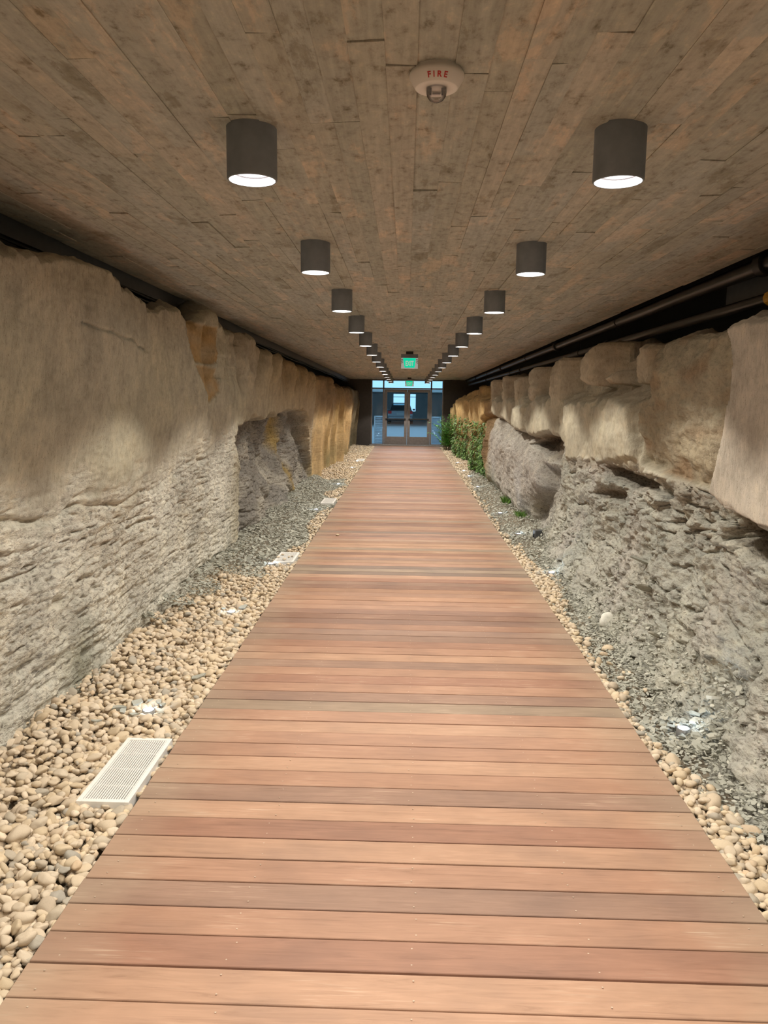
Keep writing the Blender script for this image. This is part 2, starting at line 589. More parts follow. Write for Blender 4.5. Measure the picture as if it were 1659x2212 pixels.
R_cave = ((10.59,1.317),(9.95,1.374),(9.46,1.254),(9.19,1.104),(9.3,0.984),(9.86,0.966),(10.81,1.049),(11.63,1.099))
R_band = ((7.1,1.181),(6.6,1.188),(5.87,1.154),(5.91,1.079),(6.44,1.036),(6.93,1.083))
R_band2 = ((7.39,0.88),(6.98,0.993),(6.52,0.986),(6.5,0.91),(7.05,0.858))
R_hole = ((4.32,1.123),(4.12,1.091),(3.91,1.031),(3.87,0.92),(4.19,0.939),(4.42,1.013))
R_crk = ((5.32,0.939),(4.99,0.946),(4.56,0.961),(4.57,0.917),(4.96,0.904))
R_blocks = ((5.89,1.23),(5.22,1.208),(4.74,1.183),(4.48,1.127),(4.12,1.066),(3.84,0.854),(4.42,0.933),(4.96,0.904),(5.68,0.899),(6.17,0.991))
R_boulder = ((17.04,1.189),(14.27,1.157),(11.62,1.065),(10.28,0.931),(10.33,0.553),(11.48,0.207),(12.2,-0.115),(14.15,-0.071),(17.07,-0.04),(17.91,0.732))
R_gul = ((10.43,0.919),(9.45,0.943),(9.31,0.675),(9.84,0.372),(10.1,0.149),(11.51,-0.078),(11.27,0.236),(10.35,0.613))
Y_END = 29.2
def ceil_z(y):
    return 2.714 - .00828 * y
DECK_X0, DECK_X1 = -1.15, 1.26

# ------------------------------------------------------------------ rock walls
def wall_left_x(Y, Z):
    b = np.interp(Z, [-.2, 0, .8, 1.05, 1.6, 2.6], [1.97, 1.97, 1.94, 1.91, 1.86, 1.84])
    return b - np.interp(Y, [18, 28], [0, .12])

def ledge_z(Y):
    a, b = polyline(R_ledge)
    return np.interp(Y, a, b)

def talus_x(Y, Z):
    near = np.interp(Z, [-.15, 0, .12, .25, .6, 1.0, 1.3], [1.45, 1.60, 1.68, 1.74, 1.83, 1.88, 1.87])
    far = np.interp(Z, [-.15, 0, .5, 1.2], [1.95, 1.92, 1.90, 1.90]) - np.interp(Y, [16, 28], [0, .25])
    t = np.interp(Y, [8.5, 10.5], [1, 0])
    return near * t + far * (1 - t)

def talus_height(x, Y):
    zz = np.linspace(-.15, .6, 40)
    near = np.interp(zz, [-.15, 0, .12, .25, .6], [1.45, 1.60, 1.68, 1.74, 1.83])
    t = np.interp(Y, [8.5, 10.5], [1, 0])
    return np.interp(x, near, zz) * t + (-.1) * (1 - t)

def wall_columns():
    ys = list(np.arange(-4.4, 1.6, .12))
    y = 1.6
    while y < 29.15:
        ys.append(y)
        y += max(.0052, y * .0033)
    ys.append(29.15)
    return np.array(ys)

def lerp3(a, b, t):
    return np.array(a)[None, :] * (1 - t)[:, None] + np.array(b)[None, :] * t[:, None] if t.ndim == 1 else a * (1 - t[..., None]) + np.array(b) * t[..., None]

def grid_wall(name, side, ys, ztop, face, rows=300, back=2.72):
    """side -1 left, +1 right; face(Y,Z) -> (outward x, colour, rough)"""
    n = len(ys)
    v = np.linspace(0, 1, rows)
    Y = np.repeat(ys[:, None], rows, 1)
    zt = ztop(ys)
    Z = -.16 + v[None, :] * (zt[:, None] + .16)
    X, Cc, Rr = face(Y, Z)
    # rounded, uneven top running back into the dark
    k = 16
    s = np.linspace(0, 1, k + 1)[1:] ** 1.5
    Xt = X[:, -1:] + s[None, :] * (back - X[:, -1:])
    Yt = np.repeat(ys[:, None], k, 1)
    lump = fbm(Xt * 4, Yt * 2.2, Xt * 0 + 3.3, 4) * .10
    Zt = zt[:, None] + np.minimum(lump, .12) * sstep(.0, .12, s)[None, :] + .02 * s[None, :]
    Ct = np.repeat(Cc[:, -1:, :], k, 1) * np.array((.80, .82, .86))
    Rt = np.repeat(Rr[:, -1:], k, 1)
    X = np.concatenate([X, Xt], 1); Y = np.concatenate([Y, Yt], 1); Z = np.concatenate([Z, Zt], 1)
    Cc = np.concatenate([Cc, Ct], 1); Rr = np.concatenate([Rr, Rt], 1)
    r = rows + k
    V = np.stack([side * X, Y, Z], -1).reshape(-1, 3)
    i = (np.arange(n - 1)[:, None] * r + np.arange(r - 1)[None, :]).ravel()
    q = np.stack([i, i + r, i + r + 1, i + 1], 1)
    if side > 0:
        q = q[:, ::-1]
    me = np_mesh(name, V, q[:, ::-1] if side < 0 else q[:, ::-1], Cc.reshape(-1, 3), {'rough': Rr.ravel()}, smooth=True)
    return mesh_obj(name, me, M['rock'])

BEIGE = np.array((.43, .40, .31))
PALE = np.array((.74, .715, .625))
GREY = np.array((.55, .535, .475))
DARK = np.array((.16, .145, .125))
TAN = np.array((.60, .42, .21))
OCHRE = np.array((.50, .33, .13))
RUST = np.array((.20, .13, .075))
GREEN = np.array((.16, .17, .09))
PINK = np.array((.42, .375, .315))

def blend(C, col, w):
    return C * (1 - w[..., None]) + col * w[..., None]

def left_face(Y, Z):
    x = wall_left_x(Y, Z)
    d = np.zeros_like(x)
    a, b = polyline(L_crack)
    zc = np.interp(Y, a, b) + .03 * noise(Y * 3.1, Y * 0 + 2, Y * 0)
    near = 1 - sstep(8.0, 9.0, Y)
    up = sstep(-.16, .26, Z - zc + .16 * noise(Y * 2.2, Z * 3, Y * 0 + 61) + .08 * noise(Y * 9, Z * 12, Y * 0 + 62))
    # the upper rock juts a little over the bedded lower rock
    d += near * up * .022
    d -= near * np.exp(-((Z - zc + .018) / .018) ** 2) * .05 * np.interp(Y, [4.6, 6.2], [1, .25]) * (.45 + 1.0 * np.clip(noise(Y * 4, Z * 2, Y * 0 + 7) + .1, 0, 1))
    # slab on the near side, its oblique far edge leaving a groove
    s1 = sdf(L_slab, Y, np.maximum(Z, 1.76))
    d += .05 * sstep(-.012, .03, s1) * sstep(1.1, 2.3, Z)
    crk = polyline(((4.3, 2.14), (4.6, 2.115), (4.9, 2.10), (5.25, 2.05)))
    d -= .02 * np.exp(-((Z - np.interp(Y, *crk) + .02 * noise(Y * 6, Y * 0, Y * 0) + .012 * noise(Y * 25, Y * 0, Y * 0)) / .006) ** 2) * (Y > 4.2) * (Y < 5.3)
    o1, o2 = sdf(L_orange, Y, Z), sdf(L_orange2, Y, Z)
    og = np.maximum(o1, o2) + .03 * fbm(Y * 4, Z * 6, Y * 0 + 51, 3)
    d -= .02 * sstep(-.01, .02, og)
    # ragged upright blocks along the top
    cols = Y * 1.25 + .25 * noise(Y * .7, Z * 1.5, Y * 0)
    ci = np.floor(cols).astype(int)
    blk = _rnd[ci & 255]
    fr = cols - ci
    wtop = sstep(1.75, 2.15, Z + .25 * noise(Y * 1.3, Y * 0, Z * .4)) * sstep(6.9, 7.4, Y)
    d += wtop * ((blk - .5) * .16 - .10 * np.exp(-((fr - .5) * 2) ** 2 * 0 - (np.minimum(fr, 1 - fr) / .10) ** 2))
    fr2 = np.abs(noise(Y * 2.4 + .3 * noise(Y * 3, Z * 3, Y * 0 + 5), Z * .55, Y * 0 + 41))
    d += wtop * (.05 * np.clip(.35 - fr2, 0, .35) / .35 * -1 + .030 * fbm(Y * 5, Z * 4, Y * 0 + 43, 4) + .04 * (_rnd2[np.floor(Z * 4.5 + ci * .37).astype(int) & 255] - .5))
    # dark hollow
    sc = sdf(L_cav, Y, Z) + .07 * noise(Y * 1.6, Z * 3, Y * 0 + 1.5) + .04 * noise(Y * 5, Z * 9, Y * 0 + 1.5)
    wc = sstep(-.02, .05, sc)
    lump = fbm(Y * .9, Z * 1.8, Y * 0 + 8, 4)
    d -= wc * (.36 - .12 * lump - .30 * sstep(1.15, .0, Z))
    d += wc * (.16 * np.exp(-((Y - 10.4) / .9) ** 2 - ((Z - .75) / .45) ** 2) + .14 * np.exp(-((Y - 14.3) / .8) ** 2 - ((Z - .85) / .5) ** 2))
    # a lighter leaf of rock standing in the hollow
    d += wc * .16 * np.exp(-((Y - 12.6 - .6 * (Z - .6)) / .35) ** 2)
    # fluted ochre columns further along
    fl = sstep(15.8, 16.5, Y)
    flute = np.abs(noise(Y * 1.15, Z * .12, Y * 0 + 3)) * .30 + .10 * noise(Y * 3.1, Z * .25, Y * 0)
    d += fl * (flute - .06) * (1 - .5 * sstep(1.6, 2.1, Z)) + fl * .07 * noise(Y * 1.6, Z * 3, Y * 0 + 9) * sstep(1.4, 1.9, Z)
    d -= sstep(24.5, 27, Y) * .12
    # general relief
    rough = np.clip(1 - up, 0, 1) * near + (1 - near) * np.clip(wc + sstep(1.6, .9, Z) * .6, 0, 1) * (1 - .75 * fl)
    bed = fbm(Y * 1.6, Z * 7.5, Y * 0 + 4, 4, .55)
    bed2 = fbm(Y * 9, Z * 30, Y * 0 + 1, 3, .6)
    d += rough * (.022 * bed + .010 * bed2 - .085 * np.clip(noise(Y * 3.0, Z * 15, Y * 0 + 2) - .28, 0, 1) - .05 * np.clip(noise(Y * 7, Z * 34, Y * 0 + 12) - .25, 0, 1))
    smooth = 1 - rough
    tool = noise(Y * 24 + 2.0 * noise(Y * 1.2, Z * 1.5, Y * 0), Z * 2.2, Y * 0) * .0045
    d += smooth * (.030 * fbm(Y * .9, Z * .8, Y * 0, 3) + tool + .004 * noise(Y * 20, Z * 40, Y * 0) + .006 * fbm(Y * 7, Z * 5, Y * 0 + 3, 3))
    d += .05 * fbm(Y * .55, Z * .6, Y * 0 + 12, 2)
    d -= .03 * sstep(.08, .0, ztop_left(Y) - Z) * sstep(6, 7, Y)
    d -= .03 * sstep(.03, .0, ztop_left(Y) - Z)
    # colour
    C = np.zeros(Y.shape + (3,)) + BEIGE
    C = blend(C, PALE, rough * near)
    n1 = noise(Y * .8, Z * 1.1, Y * 0 + 21)
    C = blend(C, PINK, np.clip(n1 * .8 + .1, 0, .7) * up)
    C = blend(C, GREY, np.clip(noise(Y * 1.4, Z * .7, Y * 0 + 31) * 1.1, 0, .75) * (1 - up))
    gr = np.exp(-((Y - 4.45) / .22) ** 2 - ((Z - .10) / .32) ** 2)
    C = blend(C, np.array((.20, .21, .16)), gr * .75)
    far = sstep(7.5, 14, Y)
    C = blend(C, np.array((.40, .29, .17)), far * .6 * (1 - wc))
    topn = sstep(1.45, 2.1, Z) * sstep(8, 12.5, Y)
    C = blend(C, np.array((.27, .185, .09)), topn * .85 * (1 - wc))
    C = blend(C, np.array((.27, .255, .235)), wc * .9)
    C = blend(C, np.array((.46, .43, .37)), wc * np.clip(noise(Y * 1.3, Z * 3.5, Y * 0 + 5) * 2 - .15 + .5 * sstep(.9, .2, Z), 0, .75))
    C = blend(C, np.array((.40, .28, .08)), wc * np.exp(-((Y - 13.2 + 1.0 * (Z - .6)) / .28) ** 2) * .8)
    C = blend(C, np.array((.40, .265, .12)), sstep(-.01, .02, og) * (.8 + .4 * noise(Y * 3, Z * 9, Y * 0 + 52)).clip(0, 1))
    streak = np.clip(.5 + 1.2 * noise(Y * 2.2, Z * .35, Y * 0 + 44), 0, 1)
    C = blend(C, OCHRE * (.75 + .0 * Y[..., None]) , fl * (1 - streak) * .9)
    C = blend(C, TAN * 1.05, fl * streak * .95 * sstep(1.75, 1.2, Z))
    C = blend(C, RUST, fl * sstep(1.35, 1.75, Z + .2 * noise(Y * 2, Z, Y * 0)) * .75)
    C = blend(C, GREEN, fl * sstep(.75, .1, Z) * np.clip(noise(Y * .9, Z * .7, Y * 0 + 6) * 1.6, 0, .7))
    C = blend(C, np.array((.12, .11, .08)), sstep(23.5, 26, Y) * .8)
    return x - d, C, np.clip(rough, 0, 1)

_lt = polyline(L_top)
def ztop_left(Y):
    z = np.interp(Y, _lt[0], _lt[1])
    return z + .025 * noise(Y * 3.3, Y * 0, Y * 0 + 2) + .022 * noise(Y * 11, Y * 0, Y * 0 + 4) + .05 * (_rnd[np.floor(Y * 2.6 + noise(Y * 1.7, Y * 0, Y * 0)).astype(int) & 255] - .5)

_rt = polyline(R_top)
def ztop_right(Y):
    z = np.interp(Y, _rt[0], _rt[1])
    gap = (Y > 6.0) & (Y < 17)
    for y0, y1 in ((6.40, 6.82), (7.46, 7.98), (9.2, 9.98), (10.95, 11.52), (12.5, 13.0), (14.2, 14.78), (16.2, 17)):
        gap &= ~((Y > y0) & (Y < y1))
    z = np.where(gap, np.minimum(z - .02, 2.16), z)
    return z + .015 * noise(Y * 3.3, Y * 0, Y * 0 + 12) + .018 * noise(Y * 10, Y * 0, Y * 0 + 14)

def right_face(Y, Z):
    zl = ledge_z(Y) + .035 * noise(Y * 3, Y * 0 + 5, Y * 0) + .02 * noise(Y * 9, Y * 0 + 5, Y * 0)
    up = sstep(-.06, .03, Z - zl + .05 * noise(Y * 5, Z * 6, Y * 0 + 71))
    upx = 1.83 - np.interp(Y, [18, 28], [0, .15])
    low = talus_x(Y, Z)
    x = low * (1 - up) + upx * up
    d = np.zeros_like(x)
    wtop = sstep(1.70, 1.88, Z + .05 * noise(Y * 1.6, Y * 0, Y * 0 + 3) + .07 * fbm(Y * 5, Z * 7, Y * 0 + 33, 3)) * sstep(5.7, 6.1, Y)
    # upper band: gaps between separate blocks
    d -= wtop * .27
    blocks = [(R_C, .36, .03, .05), (R_B, .15, .04, .05), (R_B2, .30, .03, .04), (R_D, .32, .10, .07), (R_E, .34, .03, .04), (R_F, .34, .02, .04), (R_G, .32, .02, .04), (R_H, .32, .03, .04)]
    inb = np.zeros_like(x)
    for pl, amp, rnd, sh in blocks:
        s = sdf(pl, Y, Z) + .012 * noise(Y * 2.3, Z * 5, Y * 0) + .008 * noise(Y * 9, Z * 9, Y * 0)
        w = sstep(-.012, .014, s) * .8 + sstep(0, rnd + .05, s) * .2
        d += amp * w * np.maximum(wtop, sstep(1.88, 1.93, Z) * (amp < .3))
        # each block is a little turned, its near side catching the lamp
        cy = sum(p[0] for p in pl) / len(pl)
        d -= w * (Y - cy) * .035
        inb = np.maximum(inb, sstep(-.02, .03, s))
    sA = sdf(R_A, Y, Z)
    wA = sstep(-.01, .02, sA) * .35 + sstep(0, .22, sA) * .65
    d += .07 * wA
    d -= .10 * np.exp(-((sA + .035) / .03) ** 2) * (Y > 5.5) * sstep(1.25, 1.5, Z)
    inA = sstep(-.02, .02, sA)
    d -= inA * .09 * sstep(2.05, 1.25, Z) * (1 - .0 * Z)
    sN = sdf(R_N, Y, Z) + .012 * noise(Y * 5, Z * 8, Y * 0 + 1)
    inN = sstep(-.012, .012, sN)
    d += .12 * inN
    s1 = sdf(R_P1, Y, Z); d += .05 * sstep(-.015, .03, s1 + .03 * fbm(Y * 4, Z * 6, Y * 0 + 35, 3))
    s3 = sdf(R_P3, Y, Z); d += .055 * sstep(-.02, .04, s3)
    # more upright joints in the middle band
    fr = Y * .85 + .12 * noise(Y * 1.1, Z, Y * 0 + 2)
    jf = np.minimum(fr - np.floor(fr), np.ceil(fr) - fr)
    mid = up * (1 - wtop) * sstep(8.8, 9.6, Y)
    d += mid * ((_rnd2[np.floor(fr).astype(int) & 255] - .5) * .10 - .04 * np.exp(-(jf / .05) ** 2))
    # under the ledge: hollows and a band of broken grey blocks
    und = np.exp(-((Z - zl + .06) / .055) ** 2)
    d -= und * (.015 + .06 * sstep(8.5, 9.5, Y)) * (1 - inN) * sstep(3, 5, Y)
    cave = np.zeros_like(x)
    for pl, amp in ((R_cave, .20), (R_band, .17), (R_band2, .12), (R_hole, .20), (R_crk, .10)):
        s = sdf(pl, Y, Z) + .03 * noise(Y * 5, Z * 9, Y * 0 + 2)
        w = sstep(-.02, .05, s)
        d -= amp * w
        cave = np.maximum(cave, w)
    sb = sdf(R_blocks, Y, Z)
    wb = sstep(-.05, .05, sb) * (1 - inN)
    h, ed, ox, oy = cells(Y * 4.2 + .3 * noise(Y * 3, Z * 3, Y * 0), Z * 9)
    d += wb * ((_rnd3[h] - .45) * .10 + ox * (_rnd[h] - .5) * .12 + oy * (_rnd2[h] - .5) * .14 - .035 * np.exp(-(ed / .06) ** 2))
    # big smooth boulder and the gully beside it
    so = sdf(R_boulder, Y, Z)
    wo = sstep(-.10, .25, so)
    d += .13 * wo
    sg = sdf(R_gul, Y, Z) + .05 * noise(Y * 3, Z * 5, Y * 0 + 4)
    wg = sstep(-.05, .12, sg)
    d -= .16 * wg
    # relief of the low rock and rubble
    lowm = 1 - up
    tal = lowm * np.interp(Y, [8.5, 10.5], [1, 0])
    h2, ed2, ox2, oy2 = cells(Y * 9 + .6 * noise(Y * 4, Z * 6, Y * 0 + 3), Z * 14)
    rub = (_rnd[h2] - .5) * .035 + ox2 * (_rnd3[h2] - .5) * .05 + oy2 * (_rnd2[h2] - .5) * .05
    d += tal * (.055 * fbm(Y * 1.7, Z * 2.6, Y * 0 + 3, 4) + rub * (.65 + .5 * sstep(.9, .1, Z)) + .016 * fbm(Y * 14, Z * 22, Y * 0, 3))
    d += (lowm - tal) * (.05 * fbm(Y * 1.1, Z * 2.0, Y * 0 + 5, 4) + .012 * fbm(Y * 6, Z * 14, Y * 0, 3) - .03 * np.clip(noise(Y * 3.4, Z * 8, Y * 0 + 2) - .35, 0, 1) * 2)
    ck = np.abs(noise(Y * 2.1 + .5 * noise(Y * 5, Z * 5, Y * 0), Z * 3.0, Y * 0 + 9))
    d -= tal * .045 * np.exp(-(ck / .035) ** 2) * sstep(.15, .5, Z)
    d += lowm * .10 * sstep(.45, 1.12, Z) * sstep(6.5, 7.1, Y) * sstep(9.3, 8.8, Y)
    # relief of the upper rock
    rgh = up * (1 - inN)
    d += rgh * (.018 * fbm(Y * 2.5, Z * 4, Y * 0 + 1, 4)) + inA * .022 * fbm(Y * 4, Z * 9, Y * 0 + 2, 4) + up * wtop * .02 * fbm(Y * 8, Z * 9, Y * 0 + 37, 3)
    d += rgh * sstep(8.5, 6, Y) * .012 * fbm(Y * 9, Z * 9, Y * 0 + 6, 3)
    d += inN * (.010 * noise(Y * 2, Z * 1.5, Y * 0) + .0035 * noise(Y * 30, Z * 3, Y * 0))
    d -= .04 * sstep(.04, .0, ztop_right(Y) - Z)
    # far end: fluted ochre rock
    fl = sstep(16.2, 17.2, Y)
    d += fl * (np.abs(noise(Y * 1.0, Z * .15, Y * 0 + 3)) * .30 - .05)
    # colour
    C = np.zeros(Y.shape + (3,)) + np.array((0.465, 0.456, 0.400))
    C = blend(C, np.array((0.409, 0.417, 0.370)), tal * np.clip(.45 + .9 * noise(Y * 1.2, Z * 1.6, Y * 0 + 8), 0, 1))
    C = blend(C, np.array((0.465, 0.441, 0.400)), tal * np.clip(noise(Y * 1.7, Z * 2.1, Y * 0 + 18) * 1.3, 0, .8))
    C = blend(C, np.array((.45, .425, .38)), (lowm - tal) * .8)
    C = blend(C, np.array((.44, .40, .31)), up)
    C = blend(C, np.array((.31, .26, .18)), inA * .75)
    C = blend(C, RUST * 1.35, inA * np.clip(noise(Y * 2.2, Z * 6, Y * 0 + 3) * 1.5 - .2, 0, .7))
    C = blend(C, np.array((.49, .44, .37)), inN)
    C = blend(C, np.array((.45, .375, .28)), wtop * .7)
    C = blend(C, np.array((.47, .46, .40)), wb * .9)
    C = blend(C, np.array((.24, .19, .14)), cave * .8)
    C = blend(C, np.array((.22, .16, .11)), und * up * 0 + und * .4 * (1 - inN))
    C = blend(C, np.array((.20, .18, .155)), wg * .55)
    C = blend(C, np.array((.46, .43, .395)), wo * .7)
    C = blend(C, OCHRE * .85, fl * .85)
    C = blend(C, RUST, fl * np.clip(noise(Y * 1.5, Z * .4, Y * 0 + 6) * 1.6, 0, .8))
    C = blend(C, GREEN, sstep(14.5, 16, Y) * sstep(.6, .0, Z) * .6)
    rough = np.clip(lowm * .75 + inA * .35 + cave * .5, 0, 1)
    return x - d, C, rough

ys = wall_columns()
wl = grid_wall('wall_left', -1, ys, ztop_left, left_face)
structure(wl, 'cut rock wall on the left, pale bedded stone under a smooth tooled upper face', 'wall')
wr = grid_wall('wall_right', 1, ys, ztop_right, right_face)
structure(wr, 'rough rock wall on the right with upright blocks above a slope of grey rubble', 'wall')

# ------------------------------------------------------------------ shell
MB().box(-2.75, 2.75, -4.5, Y_END, -.30, -.075).build('floor', M['soil'])
structure(bpy.data.objects['floor'], 'dark soil bed under the gravel', 'floor')

def ceiling():
    rs = random.Random(5)
    V, F, Cc, S = [], [], [], []
    x = -2.12
    tones = [((0.422, 0.396, 0.338), 4), ((0.399, 0.383, 0.335), 4), ((0.446, 0.408, 0.349), 3), ((0.384, 0.370, 0.320), 2), ((0.414, 0.402, 0.360), 2)]
    bag = [t for t, w in tones for _ in range(w)]
    while x < 2.14:
        w = rs.choice((.082, .09, .095, .10, .108))
        x1 = min(x + w, 2.16)
        y = -4.5 - rs.random() * 2
        while y < Y_END:
            ln = rs.choice((.6, .8, 1.1, 1.4, 1.8, 2.4))
            y0, y1 = max(y, -4.5), min(y + ln, Y_END)
            y += ln
            if y1 - y0 < .02:
                continue
            dz = rs.choice((0, .002, .003, .004, .007))
            tw = rs.uniform(-.0025, .0025)
            b = len(V)
            c = rs.choice(bag)
            k = rs.uniform(.97, 1.03)
            sft = rs.uniform(0, .5) + 7 * (rs.random() < .3)
            for (xx, yy, dd) in ((x, y0 + .001, dz + tw), (x1, y0 + .001, dz - tw), (x1, y1 - .001, dz - tw), (x, y1 - .001, dz + tw)):
                V.append((xx, yy, ceil_z(yy) - .006 + dd))
                V.append((xx, yy, ceil_z(yy) + .03))
                Cc += [tuple(q * k for q in c)] * 2
                S += [sft] * 2
            F.append((b, b + 2, b + 4, b + 6))
            for q in range(4):
                p, r = 2 * q, 2 * ((q + 1) % 4)
                F.append((b + p, b + p + 1, b + r + 1, b + r))
        x = x1
    b = len(V)
    for xx, yy in ((-2.125, -4.5), (2.165, -4.5), (2.165, Y_END), (-2.125, Y_END)):
        V += [(xx, yy, ceil_z(yy) + .014), (xx, yy, ceil_z(yy) + .30)]
        Cc += [(.10, .085, .06)] * 2
        S += [0, 0]
    F.append((b, b + 2, b + 4, b + 6))
    F.append((b + 1, b + 3, b + 5, b + 7))
    for q in range(4):
        p, r = 2 * q, 2 * ((q + 1) % 4)
        F.append((b + p, b + p + 1, b + r + 1, b + r))
    me = np_mesh('ceiling', np.array(V), np.array(F), np.array(Cc), {'shift': S}, smooth=False)
    return structure(mesh_obj('ceiling', me, M['concrete']), 'board marked concrete ceiling slab over the walkway', 'ceiling')
ceiling()

def slanted(name, x0, x1, dz0, dz1, mat, label, cat, y0=-4.5, y1=Y_END):
    """bar following the slope of the ceiling; dz measured from the ceiling"""
    mb = MB()
    mb.box(x0, x1, y0, y1, 0, 1)
    for v in mb.bm.verts:
        v.co.z = ceil_z(v.co.y) + (dz0 if v.co.z < .5 else dz1)
    return structure(mb.build(name, mat), label, cat)

slanted('ceiling_recess_left', -2.85, -2.125, .30, .36, M['black'], 'black underside above the left rock top', 'ceiling')
slanted('ceiling_recess_right', 2.165, 2.85, .30, .36, M['black'], 'black underside above the right rock top', 'ceiling')
MB().box(-2.85, -2.74, -4.5, Y_END, -.3, 3.1).build('wall_outer_left', M['black'])
structure(bpy.data.objects['wall_outer_left'], 'black wall behind the left rock', 'wall')
MB().box(2.74, 2.85, -4.5, Y_END, -.3, 3.1).build('wall_outer_right', M['black'])
structure(bpy.data.objects['wall_outer_right'], 'black wall behind the right rock', 'wall')
MB().box(-2.85, 2.85, -4.62, -4.5, -.3, 3.1).build('wall_back_added', M['endwall'])  # added closure behind the camera, keeps bounced light in; the tunnel runs on
structure(bpy.data.objects['wall_back_added'], 'added dark wall, unseen behind the viewer, keeping bounced light in the tunnel', 'wall')
slanted('trim_left', -2.20, -2.14, -.095, .02, M['beam'], 'dark steel edge beam along the left ceiling edge', 'beam')

# end wall with the opening of the glazed entrance
ew = MB()
zt = 3.1
ew.box(-2.85, -1.33, Y_END, Y_END + .2, -.3, zt)
ew.box(1.39, 2.85, Y_END, Y_END + .2, -.3, zt)
ew.box(-1.33, 1.39, Y_END, Y_END + .2, 2.46, zt)
ew.box(-1.33, 1.39, Y_END, Y_END + .2, -.3, -.01)
structure(ew.build('wall_end', M['endwall']), 'dark brown wall at the far end around the glazed entrance', 'wall')

# ------------------------------------------------------------------ boardwalk
def boardwalk():
    rs = random.Random(3)
    V, F, Cc, S = [], [], [], []
    tones = [(0.333, 0.181, 0.116), (0.378, 0.214, 0.135), (0.302, 0.163, 0.107), (0.405, 0.242, 0.153), (0.270, 0.153, 0.107), (0.360, 0.209, 0.140), (0.315, 0.191, 0.135), (0.270, 0.186, 0.135), (0.387, 0.246, 0.167), (0.252, 0.191, 0.144)]
    wts = [5, 5, 5, 3, 4, 4, 3, 1.2, 2, .5]
    GR, DK, LT, PU, MD, RD = (.285, .205, .145), (.20, .135, .10), (.405, .243, .160), (.285, .175, .125), (.36, .205, .135), (.31, .165, .11)
    SPECIAL = {43: MD, 44: LT, 45: LT, 46: RD, 47: MD, 48: PU, 49: MD, 50: LT, 51: RD, 52: LT, 53: PU, 54: MD, 55: LT, 56: MD, 57: MD, 58: LT, 59: MD, 60: GR, 61: PU, 62: MD, 63: RD, 64: MD, 65: PU, 66: LT, 67: MD,
               70: PU, 76: MD, 82: RD, 83: LT, 84: DK, 85: GR, 86: DK, 87: MD, 93: GR, 94: LT, 101: DK, 108: GR}
    pitch = .1422
    y0 = 1.995 - pitch * 45
    i = 0
    def add_box(x0, x1, a, b, zb, zt, ch, col, sft):
        base = len(V)
        pts = [(x0, a, zb), (x1, a, zb), (x1, b, zb), (x0, b, zb),
               (x0, a, zt - ch), (x1, a, zt - ch), (x1, b, zt - ch), (x0, b, zt - ch),
               (x0 + ch, a + ch, zt), (x1 - ch, a + ch, zt), (x1 - ch, b - ch, zt), (x0 + ch, b - ch, zt)]
        V.extend(pts)
        Cc.extend([col] * 12)
        S.extend([sft] * 12)
        for q in range(4):
            r = (q + 1) % 4
            F.append((base + q, base + r, base + 4 + r, base + 4 + q))
            F.append((base + 4 + q, base + 4 + r, base + 8 + r, base + 8 + q))
        F.append((base + 8, base + 9, base + 10, base + 11))
        F.append((base + 3, base + 2, base + 1, base + 0))
    while True:
        a = y0 + i * pitch
        if a + pitch > Y_END - .06:
            break
        c = rs.choices(tones, wts)[0]
        k = rs.uniform(.76, 1.02)
        if i in SPECIAL:
            c, k = SPECIAL[i], 1.0
        col = tuple(q * k for q in c)
        sft = rs.uniform(0, 60)
        ex0, ex1 = rs.uniform(-.003, .003), rs.uniform(-.003, .003)
        add_box(DECK_X0 + ex0, DECK_X1 + ex1, a + .0036, a + pitch - .0036, -.032, rs.uniform(-.0012, .0012), .0022, col, sft)
        # pale screw heads in pairs over the joists
        if 1.2 < a < 9:
            for jx in (-1.075, -.53, .05, .62, 1.185):
                for dy in (.032, .108):
                    cx, cy = jx + rs.uniform(-.012, .012), a + dy + rs.uniform(-.004, .004)
                    base = len(V)
                    n = 8
                    for q in range(n):
                        V.append((cx + .0030 * math.cos(2 * PI * q / n), cy + .0030 * math.sin(2 * PI * q / n), .0016))
                    Cc.extend([(.52, .40, .30)] * n)
                    S.extend([sft] * n)
                    octs.append(tuple(base + q for q in range(n)))
        i += 1
    # joists seen through the gaps
    for jx in (-1.06, -.53, .05, .62, 1.17):
        add_box(jx - .03, jx + .03, -4.4, Y_END - .07, -.074, -.033, .001, (.10, .065, .045), 0)
    return V, F, Cc, S
octs = []
V, F, Cc, S = boardwalk()
me = np_mesh('boardwalk', np.array(V), [np.array(F), np.array(octs)], np.array(Cc), {'shift': S}, smooth=False)
bw = mesh_obj('boardwalk', me, M['wood'])
structure(bw, 'reddish brown hardwood boardwalk of cross boards down the middle of the tunnel', 'boardwalk')
MB().box(-1.38, 1.42, Y_END - .055, Y_END + .02, -.06, .035, .006).build('trim_threshold', M['steel'])
structure(bpy.data.objects['trim_threshold'], 'pale metal threshold strip before the glass doors', 'threshold')

